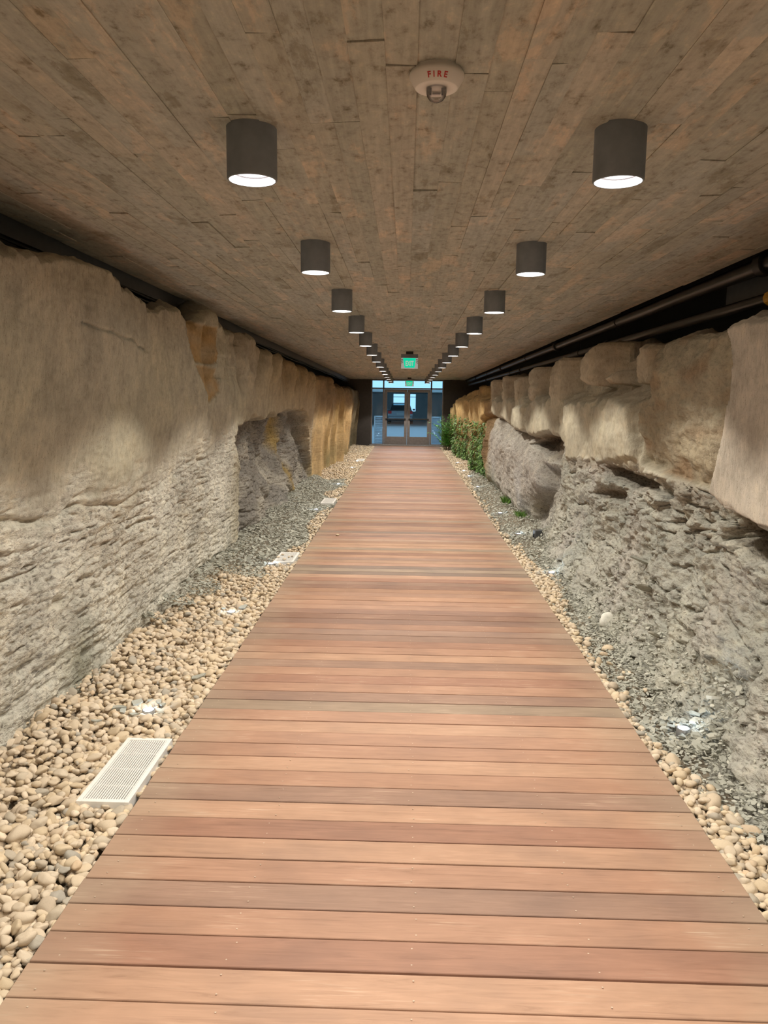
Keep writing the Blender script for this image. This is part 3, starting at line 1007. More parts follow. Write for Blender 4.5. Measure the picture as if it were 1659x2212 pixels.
# ------------------------------------------------------------------ ceiling downlights
LAMP_POWER = 92.0
LAMP_COL = (1.0, .935, .83)
def make_downlight(loc, label, group):
    t = thing('ceiling_downlight', label, 'ceiling light', loc, 0, group)
    R, Hh = .0885, .175
    mb = MB()
    mb.lathe([(0, .02), (R, .02), (R, -Hh + .004), (R - .003, -Hh), (R - .007, -Hh), (R - .007, -Hh + .03), (R - .007, -.03), (0, -.03)], 48)
    mb.build('housing', M['lamp_grey'], t, smooth=True)
    mb = MB()
    mb.lathe([(R - .0075, -Hh + .002), (.064, -Hh + .030), (.058, -Hh + .042)], 48)
    mb.build('reflector', M['reflector'], t, smooth=True)
    mb = MB()
    mb.lathe([(.0655, -Hh + .0275), (.066, -Hh + .023), (.0595, -Hh + .026), (.0585, -Hh + .040)], 48)
    mb.build('trim_ring', M['ring_grey'], t, smooth=True)
    mb = MB()
    mb.lathe([(.058, -Hh + .041), (.03, -Hh + .036), (0, -Hh + .034)], 40)
    mb.build('lens', M['lens'], t, smooth=True)
    ld = bpy.data.lights.get('downlight_beam')
    if ld is None:
        ld = bpy.data.lights.new('downlight_beam', 'SPOT')
        ld.energy = LAMP_POWER
        ld.color = LAMP_COL
        ld.spot_size = math.radians(112)
        ld.spot_blend = .25
        ld.shadow_soft_size = .05
    l2 = bpy.data.lights.get('downlight_spill')
    if l2 is None:
        l2 = bpy.data.lights.new('downlight_spill', 'SPOT')
        l2.energy = LAMP_POWER * .07
        l2.color = LAMP_COL
        l2.spot_size = math.radians(176)
        l2.spot_blend = .25
        l2.shadow_soft_size = .07
    lo = bpy.data.objects.new('downlight_spill', l2)
    link(lo)
    lo.parent = t
    lo.location = (0, 0, -Hh - .002)
    lo = bpy.data.objects.new('downlight_beam', ld)
    link(lo)
    lo.parent = t
    lo.location = (0, 0, -Hh + .0)
    return t
ORD = ['nearest', 'second', 'third', 'fourth', 'fifth', 'sixth', 'seventh', 'eighth', 'ninth', 'tenth', 'eleventh', 'twelfth', 'thirteenth', 'farthest']
proto = None
for k in range(-3, 14):
    y = 2.86 + 1.92 * k
    for sx, x in (('left', -.56), ('right', .73)):
        q = ORD[k] if k >= 0 else {-1: 'next to the front', -2: 'one farther back', -3: 'farthest back'}[k]
        lab = '%s dark grey cylinder downlight of the %s ceiling row, counted from the fire strobe end' % (q, sx) if k >= 0 else 'dark grey cylinder downlight of the %s row behind the viewer, %s' % (sx, q)
        loc = (x, y, ceil_z(y) - .004)
        if proto is None:
            proto = make_downlight(loc, lab, 'cylinder downlights of the %s row' % sx)
        else:
            dup(proto, loc, lab, 'cylinder downlights of the %s row' % sx)

# ------------------------------------------------------------------ fire strobe
def text_mesh(txt, size, extrude=.0006):
    cu = bpy.data.curves.new('text', 'FONT')
    cu.body = txt
    cu.size = size
    cu.extrude = extrude
    cu.align_x = 'CENTER'
    cu.align_y = 'CENTER'
    cu.offset = size * .026
    o = bpy.data.objects.new('text', cu)
    link(o)
    dg = bpy.context.evaluated_depsgraph_get()
    me = bpy.data.meshes.new_from_object(o.evaluated_get(dg))
    bpy.data.objects.remove(o)
    return me

def fire_strobe():
    x, y = .073, 2.40
    t = thing('fire_alarm_strobe', 'round white ceiling alarm strobe with red FIRE lettering and clear dome', 'fire alarm', (x, y, ceil_z(y) - .002))
    MB().lathe([(0, .004), (.074, .004), (.076, -.004), (.079, -.008), (.0805, -.014), (.079, -.020), (.0625, -.046), (.060, -.0475), (.034, -.0475), (.032, -.046), (0, -.046)], 64).build('base', M['white_plastic'], t, smooth=True)
    MB().lathe([(.030, -.046), (.0295, -.058), (.0275, -.068), (.020, -.078), (.010, -.083), (0, -.084)], 40).build('clear_dome', M['clear'], t, smooth=True)
    mb = MB()
    mb.tube([(-.012, -.004, -.062), (.012, -.004, -.062)], .0035, 10)
    mb.box(-.020, -.014, -.008, .004, -.066, -.047)
    mb.box(.014, .020, -.008, .004, -.066, -.047)
    mb.build('flash_tube', M['steel'], t)
    me = text_mesh('F I R E', .0215, .0004)
    rA, zA, rB, zB = .0788, -.0205, .0625, -.046
    sl = math.hypot(rA - rB, zA - zB)
    spread = 1.02
    for v in me.vertices:
        s = (.0105 - v.co.y) / sl
        s = .52 - v.co.y / sl
        r = rA + (rB - rA) * s + v.co.z * .8 + .0004
        z = zA + (zB - zA) * s - v.co.z * .5
        a = v.co.x * spread / .071
        v.co = (r * math.sin(a), -r * math.cos(a), z)
    mesh_obj('lettering', me, M['red'], t)
fire_strobe()

# ------------------------------------------------------------------ exit signs
M['exit_green'] = glow('exit_green', (.0, .62, .36), .75)
M['exit_letter'] = glow('exit_letter', (.62, .86, .74), .35)
M['exit_panel'] = glow('lit_frosted_panel', (.62, .66, .64), .28)
def exit_sign(loc, label):
    t = thing('exit_sign', label, 'exit sign', loc, 0, 'hanging exit signs')
    MB().box(-.065, .065, -.03, .03, -.045, .0, .004).build('mount', M['coupling'], t)
    MB().box(-.152, .152, -.035, .035, -.11, -.045, .004).build('housing', M['lamp_grey'], t)
    p = MB().box(-.150, .150, -.006, .006, -.30, -.108, .002).build('panel', M['exit_panel'], t)
    g = MB()
    b = g.bm
    def prism(pts, y0, y1):
        f = [b.verts.new((q[0], y0, q[1])) for q in pts]
        k = [b.verts.new((q[0], y1, q[1])) for q in pts]
        b.faces.new(f); b.faces.new(k[::-1])
        for i in range(len(pts)):
            j = (i + 1) % len(pts)
            b.faces.new((f[i], k[i], k[j], f[j]))
    prism([(-.118, -.112), (.112, -.112), (.090, -.282), (-.088, -.282)], -.0085, -.006)
    g.build('green_field', M['exit_green'], p)
    me = text_mesh('EXIT', .098, .0005)
    for v in me.vertices:
        v.co = (v.co.x * .74, -.0092 - v.co.z, v.co.y * 1.25 - .212)
    mesh_obj('lettering', me, M['exit_letter'], p)
    st = MB()
    bb = st
    for i in range(3):
        z = -.128 - i * .028
        for sgn in (-1, 1):
            x0, x1 = (.116, .148)
            f = [st.bm.verts.new((sgn * xx, -.0068, zz)) for xx, zz in ((x0, z), (x1, z - .014), (x1, z - .026), (x0, z - .012))]
            st.bm.faces.new(f)
    st.build('stripes', M['lamp_grey'], p)
    return t
exit_sign((.045, 14.0, ceil_z(14.0) - .010), 'hanging exit sign with white panel and green EXIT field, midway along the ceiling')
exit_sign((.095, 27.0, ceil_z(27.0) - .004), 'smaller looking green exit sign hanging right before the glass doors')

# ------------------------------------------------------------------ pipes and cables
def pipe_run(name, x, h0, rad, y0, y1, coups, hang, label, mat='pipe'):
    t = thing(name, label, 'pipe', (x, y0, h0(y0)))
    def P(y, dx=0, dz=0):
        return (dx, y - y0, h0(y) - h0(y0) + dz)
    MB().tube([P(y) for y in np.linspace(y0, y1, 24)], rad, 20).build('pipe', M[mat], t, smooth=True)
    for y in coups:
        MB().tube([P(y - .05), P(y - .045), P(y + .045), P(y + .05)], [rad * 1.25, rad * 1.42, rad * 1.42, rad * 1.25], 20).build('coupling', M['coupling'], t, smooth=True)
    for y in hang:
        mb = MB()
        mb.tube([P(y - .012), P(y + .012)], rad * 1.12, 18)
        mb.tube([P(y, 0, rad), P(y, 0, ceil_z(y) - h0(y) + .29)], .006, 8)
        mb.build('hanger', M['coupling'], t)
    return t
pipe_run('sprinkler_pipe', 2.235, lambda y: 2.622 - .0085 * (y - 4), .052, -4.3, 28.6, (5.05, 11.75, 18.4, 24.9), (3.2, 8.4, 14.6, 21.5), 'thick black pipe with ring couplings just under the right ceiling edge')
pipe_run('drain_pipe', 2.26, lambda y: 2.405 - .0050 * (y - 4), .038, -4.3, 28.4, (8.9, 15.5, 22.0), (10.3, 17.0), 'thinner black pipe running below the coupled pipe on the right')
mb = MB()
mb.box(2.36, 2.39, 4.9, 5.95, 2.44, 2.60, .004)
tag(mb.build('cover_plate', M['beam']), 'dark olive rectangular plate seen between the two black pipes', 'plate')
yc = thing('pipe_end_cap', 'yellow ribbed cap on the lower pipe at the right frame edge', 'cap', (2.26, 4.965, 2.4002))
mb = MB()
mb.tube([(0, -.20, .001), (0, .045, -.0002), (0, .060, -.0003)], [.045, .045, .040], 24)
mb.build('cap', M['yellow'], yc, smooth=True)
mb = MB()
for q in range(10):
    a = 2 * PI * q / 10
    mb.tube([(.045 * math.cos(a), -.195, .045 * math.sin(a)), (.045 * math.cos(a), .042, .045 * math.sin(a))], .0035, 6)
mb.build('rib', M['yellow'], yc)
for q, (xx, dz) in enumerate(((-2.135, -.105), (-2.135, -.135))):
    mb = MB()
    mb.tube([(xx - .0, y, ceil_z(y) + dz - .012 * abs(math.sin(y * 1.1 + q))) for y in np.linspace(-4.3, 28.9, 90)], .009, 8)
    tag(mb.build('cable', M['coupling'], smooth=True), ('upper' if q == 0 else 'lower') + ' of two thin black cables strung along the left edge beam', 'cable', 'cables along the left beam')

# ------------------------------------------------------------------ floor grilles
GRILLES = [(-1.41, -1.178, 3.085, 3.72), (-1.405, -1.19, 8.07, 8.60), (-1.42, -1.20, 12.77, 13.43), (-1.40, -1.19, 21.75, 22.50)]
def grille(i, x0, x1, y0, y1, label):
    cx, cy = (x0 + x1) / 2, (y0 + y1) / 2
    t = thing('floor_grille', label, 'vent grille', (cx, cy, 0), 0, 'white air grilles in the left gravel')
    hx, hy = (x1 - x0) / 2, (y1 - y0) / 2
    f = .021
    mb = MB()
    mb.box(-hx, -hx + f, -hy, hy, -.072, .004, .0015)
    mb.box(hx - f, hx, -hy, hy, -.072, .004, .0015)
    mb.box(-hx + f, hx - f, -hy, -hy + f * 1.2, -.072, .004, .0015)
    mb.box(-hx + f, hx - f, hy - f * 1.2, hy, -.072, .004, .0015)
    mb.build('frame', M['white_metal'], t)
    mb = MB()
    n = 17
    p = (2 * hx - 2 * f) / n
    for k in range(n):
        xx = -hx + f + p * (k + .5)
        mb.box(xx - p * .27, xx + p * .27, -hy + f, hy - f, -.004, .001)
    for k in range(1, 4):
        yy = -hy + 2 * hy * k / 4
        mb.box(-hx + f, hx - f, yy - .002, yy + .002, -.012, -.004)
    mb.build('slats', M['white_metal'], t)
    MB().box(-hx + f, hx - f, -hy + f, hy - f, -.074, -.070).build('duct_floor', M['dark_slot'], t)
    return t
GL = ['white slatted floor grille nearest the front, flush with the gravel beside the boardwalk', 'white floor grille with loose stones lying on it, second along the left gravel', 'clean white floor grille amid grey chips, third along the left gravel', 'farthest white floor grille, half covered by ochre gravel']
for i, g in enumerate(GRILLES):
    grille(i, *g, GL[i])

# ------------------------------------------------------------------ in-ground uplights
UP_L = [(-1.43, 4.10), (-1.42, 6.13), (-1.42, 8.01), (-1.41, 12.1), (-1.38, 15.8), (-1.37, 19.7), (-1.37, 21.75)]
UP_R = [(1.53, 4.0), (1.52, 7.79), (1.52, 10.09), (1.50, 11.97), (1.48, 15.63), (1.48, 17.84), (1.46, 19.16), (1.46, 21.6)]
def uplight(x, y, z, label, side, proto_u=[None]):
    grp = 'ground uplights in the %s gravel' % side
    if proto_u[0] is None:
        t = thing('ground_uplight', label, 'uplight', (x, y, z), 0, grp)
        MB().lathe([(.0, -.05), (.036, -.05), (.036, .004), (.034, .007), (.028, .007), (.027, .001), (0, .001)], 32).build('ring', M['steel'], t, smooth=True)
        MB().lathe([(.0272, .0015), (.022, .006), (.012, .009), (0, .010)], 28).build('lens', M['led'], t, smooth=True)
        ld = bpy.data.lights.new('uplight_beam', 'SPOT')
        ld.energy = 5
        ld.color = (.85, .92, 1.0)
        ld.spot_size = math.radians(100)
        ld.spot_blend = .8
        ld.shadow_soft_size = .025
        lo = bpy.data.objects.new('uplight_beam', ld)
        link(lo)
        lo.parent = t
        lo.rotation_euler = (PI, 0, 0)
        lo.location = (0, 0, .015)
        pd = bpy.data.lights.new('uplight_glow', 'POINT')
        pd.energy = .38
        pd.color = (.62, .80, 1.0)
        pd.shadow_soft_size = .02
        po = bpy.data.objects.new('uplight_glow', pd)
        link(po)
        po.parent = t
        po.location = (0, 0, .035)
        proto_u[0] = t
        return t
    return dup(proto_u[0], (x, y, z), label, grp)
ULN = ['glowing ground light in tan pebbles just past the front grille', 'glowing ground light in tan pebbles, second on the left side', 'small ground light beside the grille with loose stones', 'small lit ground light before the third grille on the left', 'small lit ground light past the third grille on the left', 'small lit ground light before the farthest grille on the left', 'farthest small ground light on the left, next to the half covered grille']
URN = ['glowing ground light among broken grey shale at the right front', 'ground light in pebbles second along the right side', 'ground light beside the small grey floodlight', 'ground light fourth along the right side before the big boulder', 'ground light fifth along the right side', 'ground light sixth along the right, below the ivy', 'ground light seventh along the right, below the ivy', 'farthest small ground light on the right near the fern']
for (x, y), l in zip(UP_L, ULN):
    uplight(x, y, -.010, l, 'left')
for (x, y), l in zip(UP_R, URN):
    uplight(x, y, -.002, l, 'right')

# small floodlight on the right gravel
t = thing('floodlight', 'small dark grey box floodlight standing in the gravel against the right rock', 'floodlight', (1.72, 9.8, -.03), math.radians(12))
MB().box(-.055, .055, -.045, .045, .03, .135, .008).build('housing', M['grey_box'], t)
MB().box(-.045, .045, .0445, .048, .04, .125, .002).build('front_glass', M['dark_slot'], t)
mb = MB()
mb.box(-.066, -.058, -.012, .012, -.02, .09, .002)
mb.box(.058, .066, -.012, .012, -.02, .09, .002)
mb.box(-.066, .066, -.012, .012, -.028, -.018, .002)
mb.build('bracket', M['coupling'], t)

# ------------------------------------------------------------------ glazed entrance
GY = Y_END + .05
ex0, ex1 = -1.33, 1.39
dx0, dx1 = -.835, .905
dm = (dx0 + dx1) / 2
ZT, ZD = 2.46, 2.115
fr = MB()
for a, b in ((ex0, ex0 + .045), (dx0 - .055, dx0), (dx1, dx1 + .055), (ex1 - .045, ex1)):
    fr.box(a, b, GY, GY + .10, -.01, ZT, .003)
fr.box(ex0 + .045, ex1 - .045, GY, GY + .10, ZT - .035, ZT, .003)
fr.box(ex0 + .045, ex1 - .045, GY, GY + .10, ZD, ZD + .05, .003)
fr.box(ex0 + .045, dx0 - .055, GY, GY + .10, -.01, .06, .003)
fr.box(dx1 + .055, ex1 - .045, GY, GY + .10, -.01, .06, .003)
structure(fr.build('trim_entrance', M['bronze']), 'bronze frame of the glazed entrance at the tunnel end', 'frame')
wi = 0
for a, b, z0, z1, lab in ((ex0 + .045, dx0 - .055, ZD + .05, ZT - .035, 'bright pane above the left sidelight'), (dx0, dx1, ZD + .05, ZT - .035, 'wide bright pane above the double doors'), (dx1 + .055, ex1 - .045, ZD + .05, ZT - .035, 'bright pane above the right sidelight'), (ex0 + .045, dx0 - .055, .06, ZD, 'tall glass sidelight left of the doors'), (dx1 + .055, ex1 - .045, .06, ZD, 'tall glass sidelight right of the doors')):
    wi += 1
    structure(MB().box(a, b, GY + .045, GY + .053, z0, z1).build('window_%d' % wi, M['glass']), lab, 'window')
for k, (a, b, lab) in enumerate(((dx0 + .005, dm - .004, 'left leaf of the glass double doors'), (dm + .004, dx1 - .005, 'right leaf of the glass double doors'))):
    d = MB()
    st = .105
    d.box(a, a + st, GY + .025, GY + .075, .012, ZD - .008, .003)
    d.box(b - st, b, GY + .025, GY + .075, .012, ZD - .008, .003)
    d.box(a + st, b - st, GY + .025, GY + .075, ZD - .118, ZD - .008, .003)
    d.box(a + st, b - st, GY + .025, GY + .075, .012, .335, .003)
    d = structure(d.build('door_%d' % (k + 1), M['bronze']), lab, 'door')
    MB().box(a + st, b - st, GY + .046, GY + .054, .335, ZD - .118).build('glass_pane', M['glass'], d)
    hb = MB()
    hb.box(a + .05, b - .05, GY - .03, GY - .005, .975, 1.02, .005)
    hb.box(a + .05, a + .11, GY - .012, GY + .028, .965, 1.03, .004)
    hb.box(b - .11, b - .05, GY - .012, GY + .028, .965, 1.03, .004)
    hb.build('push_bar', M['coupling'] if k == 0 else M['coupling'], d)

# ------------------------------------------------------------------ outside: yard, parking deck, car
GZ = .0
M['frost'] = translucent('frosted_sheet', (.92, .93, .94))
M['frost_grey'] = translucent('frosted_louvre', (.72, .75, .78))
M['asphalt'] = plain('grey_paving', (.30, .31, .31), .8, 0, .08, 3)
M['deck_conc'] = plain('parking_concrete', (.40, .41, .40), .8, 0, .1, 1.5)
MB().box(-9, 9, Y_END + .16, 49.5, -.3, GZ - .005).build('floor_yard', M['asphalt'])
structure(bpy.data.objects['floor_yard'], 'pale paving outside the glass doors', 'paving')
MB().box(-12, 12, 49.5, 68, -.3, GZ - .02).build('floor_garage', M['deck_conc'])
structure(bpy.data.objects['floor_garage'], 'grey floor of the parking level', 'floor')
MB().box(-12, 12, 50.0, 68, 2.20, 2.43).build('ceiling_garage', M['deck_conc'])
structure(bpy.data.objects['ceiling_garage'], 'roof slab of the parking level', 'roof')
gw = MB()
BW = 67.0
xs = [-12, -1.12, -.10, .20, .78, 12]
gw.box(-12, -1.12, BW, BW + .3, -.1, 2.3)
gw.box(-.10, .27, BW, BW + .3, -.1, 2.3)
gw.box(.80, 12, BW, BW + .3, -.1, 2.3)
gw.box(-1.12, -.10, BW, BW + .3, -.1, 1.22)
gw.box(-1.12, -.10, BW, BW + .3, 2.18, 2.3)
gw.box(.27, .80, BW, BW + .3, -.1, .70)
gw.box(.27, .80, BW, BW + .3, 2.18, 2.3)
gw.box(-1.12, -.10, BW + .1, BW + .2, 1.90, 1.94)
gw.box(.27, .80, BW + .1, BW + .2, 1.90, 1.94)
structure(gw.build('wall_garage', M['deck_conc']), 'back wall of the parking level with two bright openings', 'wall')
for s in (-1, 1):
    structure(MB().box(s * 9 - .15, s * 9 + .15, Y_END + .16, 50, -.3, 2.4).build('wall_yard_' + ('left' if s < 0 else 'right'), M['deck_conc']), 'side wall of the yard', 'wall')
for s, lab in ((-1, 'left'), (1, 'right')):
    x0 = -1.225 if s < 0 else .955
    t = thing('framed_screen', 'white framed louvred screen standing behind the %s glass sidelight' % lab, 'screen', (x0 + .19, GY + .42, 0), 0, 'white screens behind the sidelights')
    mb = MB()
    w, h = .19, 1.10
    mb.box(-w, -w + .045, 0, .04, .0, h, .003)
    mb.box(w - .045, w, 0, .04, .0, h, .003)
    mb.box(-w + .045, w - .045, 0, .04, h - .06, h, .003)
    mb.box(-w + .045, w - .045, 0, .04, .0, .05, .003)
    mb.build('frame', M['frost'], t)
    mb = MB()
    for k in range(16):
        z = .06 + k * .0605
        mb.box(-w + .045, w - .045, .010, .022, z, z + (.046 if lab == 'left' else .058))
    mb.build('louvres', M['frost_grey'], t)

def car():
    M['car_paint'] = plain('car_silver', (.36, .37, .38), .3, .3, .03)
    M['car_glass'] = glass_material('car_glass', (.45, .55, .58))
    M['tail_red'] = glow('tail_lamp', (.45, .03, .03), .12)
    M['tyre'] = plain('tyre_rubber', (.02, .02, .02), .8)
    M['plate'] = plain('number_plate', (.6, .6, .58), .4)
    t = thing('car', 'silver hatchback seen from behind through the glass doors', 'car', (-.42, 55.0, GZ - .02))
    # sections along the length: y, half width, floor, shoulder height
    bm = bmesh.new()
    sec = [(0, .80, .38, .92), (.10, .86, .28, .98), (.5, .90, .22, 1.00), (1.5, .91, .20, .98), (2.8, .91, .20, .95), (3.6, .88, .22, .88), (4.2, .80, .28, .74), (4.35, .70, .36, .62)]
    rings = []
    for y, w, z0, z1 in sec:
        pts = [(-w * .92, z0), (-w, z0 + .15), (-w, z1 - .18), (-w * .95, z1 - .04), (-w * .80, z1), (w * .80, z1), (w * .95, z1 - .04), (w, z1 - .18), (w, z0 + .15), (w * .92, z0)]
        rings.append([bm.verts.new((p[0], y, p[1])) for p in pts])
    for a, b in zip(rings, rings[1:]):
        for q in range(10):
            bm.faces.new((a[q], a[(q + 1) % 10], b[(q + 1) % 10], b[q]))
    bm.faces.new(rings[0]); bm.faces.new(rings[-1][::-1])
    mb = MB(); mb.bm.free(); mb.bm = bm
    # roof and pillars
    mb.box(-.60, .60, .62, 2.2, 1.44, 1.49, .02)
    for s in (-1, 1):
        mb.tube([(s * .76, .16, .96), (s * .61, .66, 1.455)], .045, 8)
        mb.tube([(s * .78, 1.3, .97), (s * .62, 1.35, 1.455)], .035, 8)
        mb.tube([(s * .76, 3.0, .93), (s * .60, 2.15, 1.455)], .035, 8)
    mb.build('body', M['car_paint'], t, smooth=True)
    g = MB()
    g.poly([(-.70, .20, 1.0), (.70, .20, 1.0), (.58, .64, 1.44), (-.58, .64, 1.44)])
    g.build('rear_window', M['car_glass'], t)
    g = MB()
    g.poly([(-.72, 2.98, .95), (.72, 2.98, .95), (.58, 2.18, 1.44), (-.58, 2.18, 1.44)])
    g.build('windscreen', M['car_glass'], t)
    for s in (-1, 1):
        mb = MB()
        mb.box(s * .74 - .13, s * .74 + .13, -.012, .13, .72, .93, .03)
        mb.build('tail_light', M['tail_red'], t)
        mb = MB()
        mb.box(s * .98 - .09, s * .98 + .09, 2.55, 2.66, .93, 1.07, .03)
        mb.build('wing_mirror', M['car_paint'], t)
        for y in (.75, 3.45):
            w = MB()
            w.tube([(s * .90, y, .31), (s * .70, y, .31)], .31, 28)
            w.build('wheel', M['tyre'], t, smooth=True)
    MB().box(-.84, .84, -.05, .14, .30, .56, .04).build('bumper', M['car_paint'], t)
    MB().box(-.26, .26, -.018, .0, .66, .78, .004).build('number_plate', M['plate'], t)
    mb = MB()
    mb.box(-.56, .56, .50, .70, 1.44, 1.475, .012)
    mb.build('roof_spoiler', M['car_paint'], t)
car()

# ------------------------------------------------------------------ plants
def leaflet(V, F, base, d, up, L, W):
    d = d.normalized()
    s = d.cross(up)
    if s.length < 1e-4:
        s = Vector((1, 0, 0))
    s.normalize()
    b = len(V)
    droop = Vector((0, 0, -.15 * L))
    for p in (base, base + d * L * .4 + s * W, base + d * L + droop, base + d * L * .4 - s * W):
        V.append(tuple(p))
    F.append((b, b + 1, b + 2, b + 3))

def fern(x, y, z, label, n, h, spread, seed, lean):
    rs = random.Random(seed)
    t = thing('fern', label, 'fern', (x, y, z))
    V, F = [], []
    st = MB()
    for k in range(n):
        a = rs.uniform(0, 2 * PI)
        hh = h * rs.uniform(.45, 1.05)
        sp = spread * rs.uniform(.3, 1.0)
        dirv = Vector((math.cos(a) + lean, math.sin(a) * .8, 0))
        b0 = Vector((rs.uniform(-.16, .16), rs.uniform(-.5, .5), 0))
        pts = []
        for q in range(11):
            s = q / 10
            pts.append(b0 + dirv * sp * s ** 1.4 + Vector((0, 0, hh * (1.25 * s - .42 * s ** 3))))
        st.tube(pts, [.006 * (1 - .7 * q / 10) for q in range(11)], 5)
        for q in range(2, 11):
            tan = (pts[min(q + 1, 10)] - pts[q - 1]).normalized()
            side = tan.cross(Vector((0, 0, 1)))
            if side.length < 1e-3:
                side = Vector((1, 0, 0))
            side.normalize()
            for sg in (-1, 1):
                for r in range(2):
                    L = rs.uniform(.10, .19) * (1.15 - .06 * q)
                    leaflet(V, F, pts[q] - tan * .03 * r, side * sg + tan * .7 + Vector((0, 0, rs.uniform(-.4, .1))), Vector((0, 0, 1)), L, L * .17)
    st.build('stem', M['stem'], t)
    me = np_mesh('foliage', np.array(V), np.array(F), smooth=False)
    mesh_obj('foliage', me, M['fern'], t)

def sample_right_x(Y, Z):
    X, c, r = right_face(np.array([[Y]]), np.array([[Z]]))
    return float(X[0, 0])

def ivy(y0, y1, z0, z1, n, label, seed, shape):
    rs = random.Random(seed)
    ym = (y0 + y1) / 2
    t = thing('ivy', label, 'ivy', (1.6, ym, 0))
    P = []
    for k in range(n * 3):
        u, v = rs.random(), rs.random()
        if rs.random() < shape(u, v):
            P.append((y0 + (y1 - y0) * u, z0 + (z1 - z0) * v))
        if len(P) >= n:
            break
    P = np.array(P)
    X, c, r = right_face(P[:, 0][:, None], P[:, 1][:, None])
    X = X[:, 0]
    V, F = [], []
    for (yy, zz), xx in zip(P, X):
        base = Vector((xx - rs.uniform(.0, .11) - 1.6, yy - ym, zz))
        d = Vector((-rs.uniform(.2, .9), rs.uniform(-1, 1), -rs.uniform(.0, 1.2)))
        L = rs.uniform(.035, .075)
        leaflet(V, F, base, d, Vector((-.3, 0, 1)), L, L * .42)
    me = np_mesh('foliage', np.array(V), np.array(F), smooth=False)
    mesh_obj('foliage', me, M['ivy'], t)
    st = MB()
    for k in range(7):
        yy = y0 + (y1 - y0) * rs.uniform(.15, .85)
        pts = []
        for q in range(9):
            zz = z0 + (z1 - z0) * (.05 + .8 * q / 8)
            y2 = yy + .12 * math.sin(q * 1.3 + k)
            pts.append((sample_right_x(y2, zz) - .015 - 1.6, y2 - ym, zz))
        st.tube(pts, .006, 5)
    st.build('stem', M['stem'], t)

fern(1.50, 27.4, -.04, 'bushy green fern beside the right end of the glass doors', 46, 1.55, .55, 4, -.15)
ivy(22.3, 26.0, .02, 1.25, 2600, 'thick green ivy hanging on the rock next to the fern', 8, lambda u, v: .25 + .75 * (1 - v) if u < .9 else .4)
ivy(17.6, 20.2, .0, 1.25, 2600, 'green ivy covering the rock nearer than the fern, down to the gravel', 9, lambda u, v: (.25 + .75 * (1 - v)) * (1.0 if u > .15 else .5))
def grass_tuft(x, y, z, label, n, h, seed):
    rs = random.Random(seed)
    V, F = [], []
    for k in range(n):
        a = rs.uniform(0, 2 * PI)
        b = Vector((rs.gauss(0, .04), rs.gauss(0, .09), 0))
        L = h * rs.uniform(.4, 1)
        leaflet(V, F, b, Vector((math.cos(a) * .5, math.sin(a) * .5, 1)), Vector((math.sin(a), -math.cos(a), 0)), L, L * .05)
    me = np_mesh('grass_tuft', np.array(V), np.array(F), smooth=False)
    o = mesh_obj('grass_tuft', me, M['ivy'])
    o.location = (x, y, z)
    tag(o, label, 'grass')
grass_tuft(1.76, 13.2, -.03, 'thin grass tuft at the foot of the grey boulder, farther one', 170, .22, 3)
grass_tuft(1.78, 11.7, -.03, 'thin grass tuft at the foot of the grey boulder, nearer one', 140, .16, 5)

# ------------------------------------------------------------------ stones
def ico(sub):
    bm = bmesh.new()
    bmesh.ops.create_icosphere(bm, subdivisions=sub, radius=1)
    V = np.array([v.co[:] for v in bm.verts])
    F = np.array([[v.index for v in f.verts] for f in bm.faces])
    bm.free()
    return V, F

def pebble_shapes(sub, n, seed):
    rs = np.random.RandomState(seed)
    V0, F = ico(sub)
    out = []
    for k in range(n):
        o = rs.rand(3) * 50
        p = V0 * .75 + o
        r = 1 + .34 * noise(p[:, 0], p[:, 1], p[:, 2]) + .12 * noise(p[:, 0] * 2.1, p[:, 1] * 2.1, p[:, 2] * 2.1)
        V = V0 * r[:, None]
        # a few flattened sides
        for q in range(3):
            nrm = rs.normal(size=3); nrm /= np.linalg.norm(nrm)
            lim = rs.uniform(.62, .9)
            dd = V @ nrm
            V = V - np.where(dd > lim, (dd - lim) * .8, 0)[:, None] * nrm
        V = V * np.array([1.0, rs.uniform(.62, .9), rs.uniform(.42, .68)])
        out.append(V)
    return out, F

def flake_shapes(n, seed):
    rs = np.random.RandomState(seed)
    out = []
    m = 6
    for k in range(n):
        a = np.sort(rs.rand(m) * .8 + np.arange(m)) / m * 2 * PI
        rad = rs.uniform(.55, 1.0, m)
        el = rs.uniform(.45, .9)
        th = rs.uniform(.07, .17)
        top = np.stack([np.cos(a) * rad, np.sin(a) * rad * el, th + rs.uniform(-.06, .06, m)], 1)
        k2 = rs.uniform(.8, 1.05, m)
        bot = np.stack([np.cos(a) * rad * k2, np.sin(a) * rad * el * k2, -th + rs.uniform(-.06, .06, m)], 1)
        out.append(np.concatenate([top, bot]))
    q = [[i, (i + 1) % m, m + (i + 1) % m, m + i] for i in range(m)]
    tri = [[0, i, i + 1] for i in range(1, m - 1)] + [[m, m + i + 1, m + i] for i in range(1, m - 1)]
    F4 = np.array(q)[:, ::-1]
    F3 = np.array(tri)
    return out, F4, F3

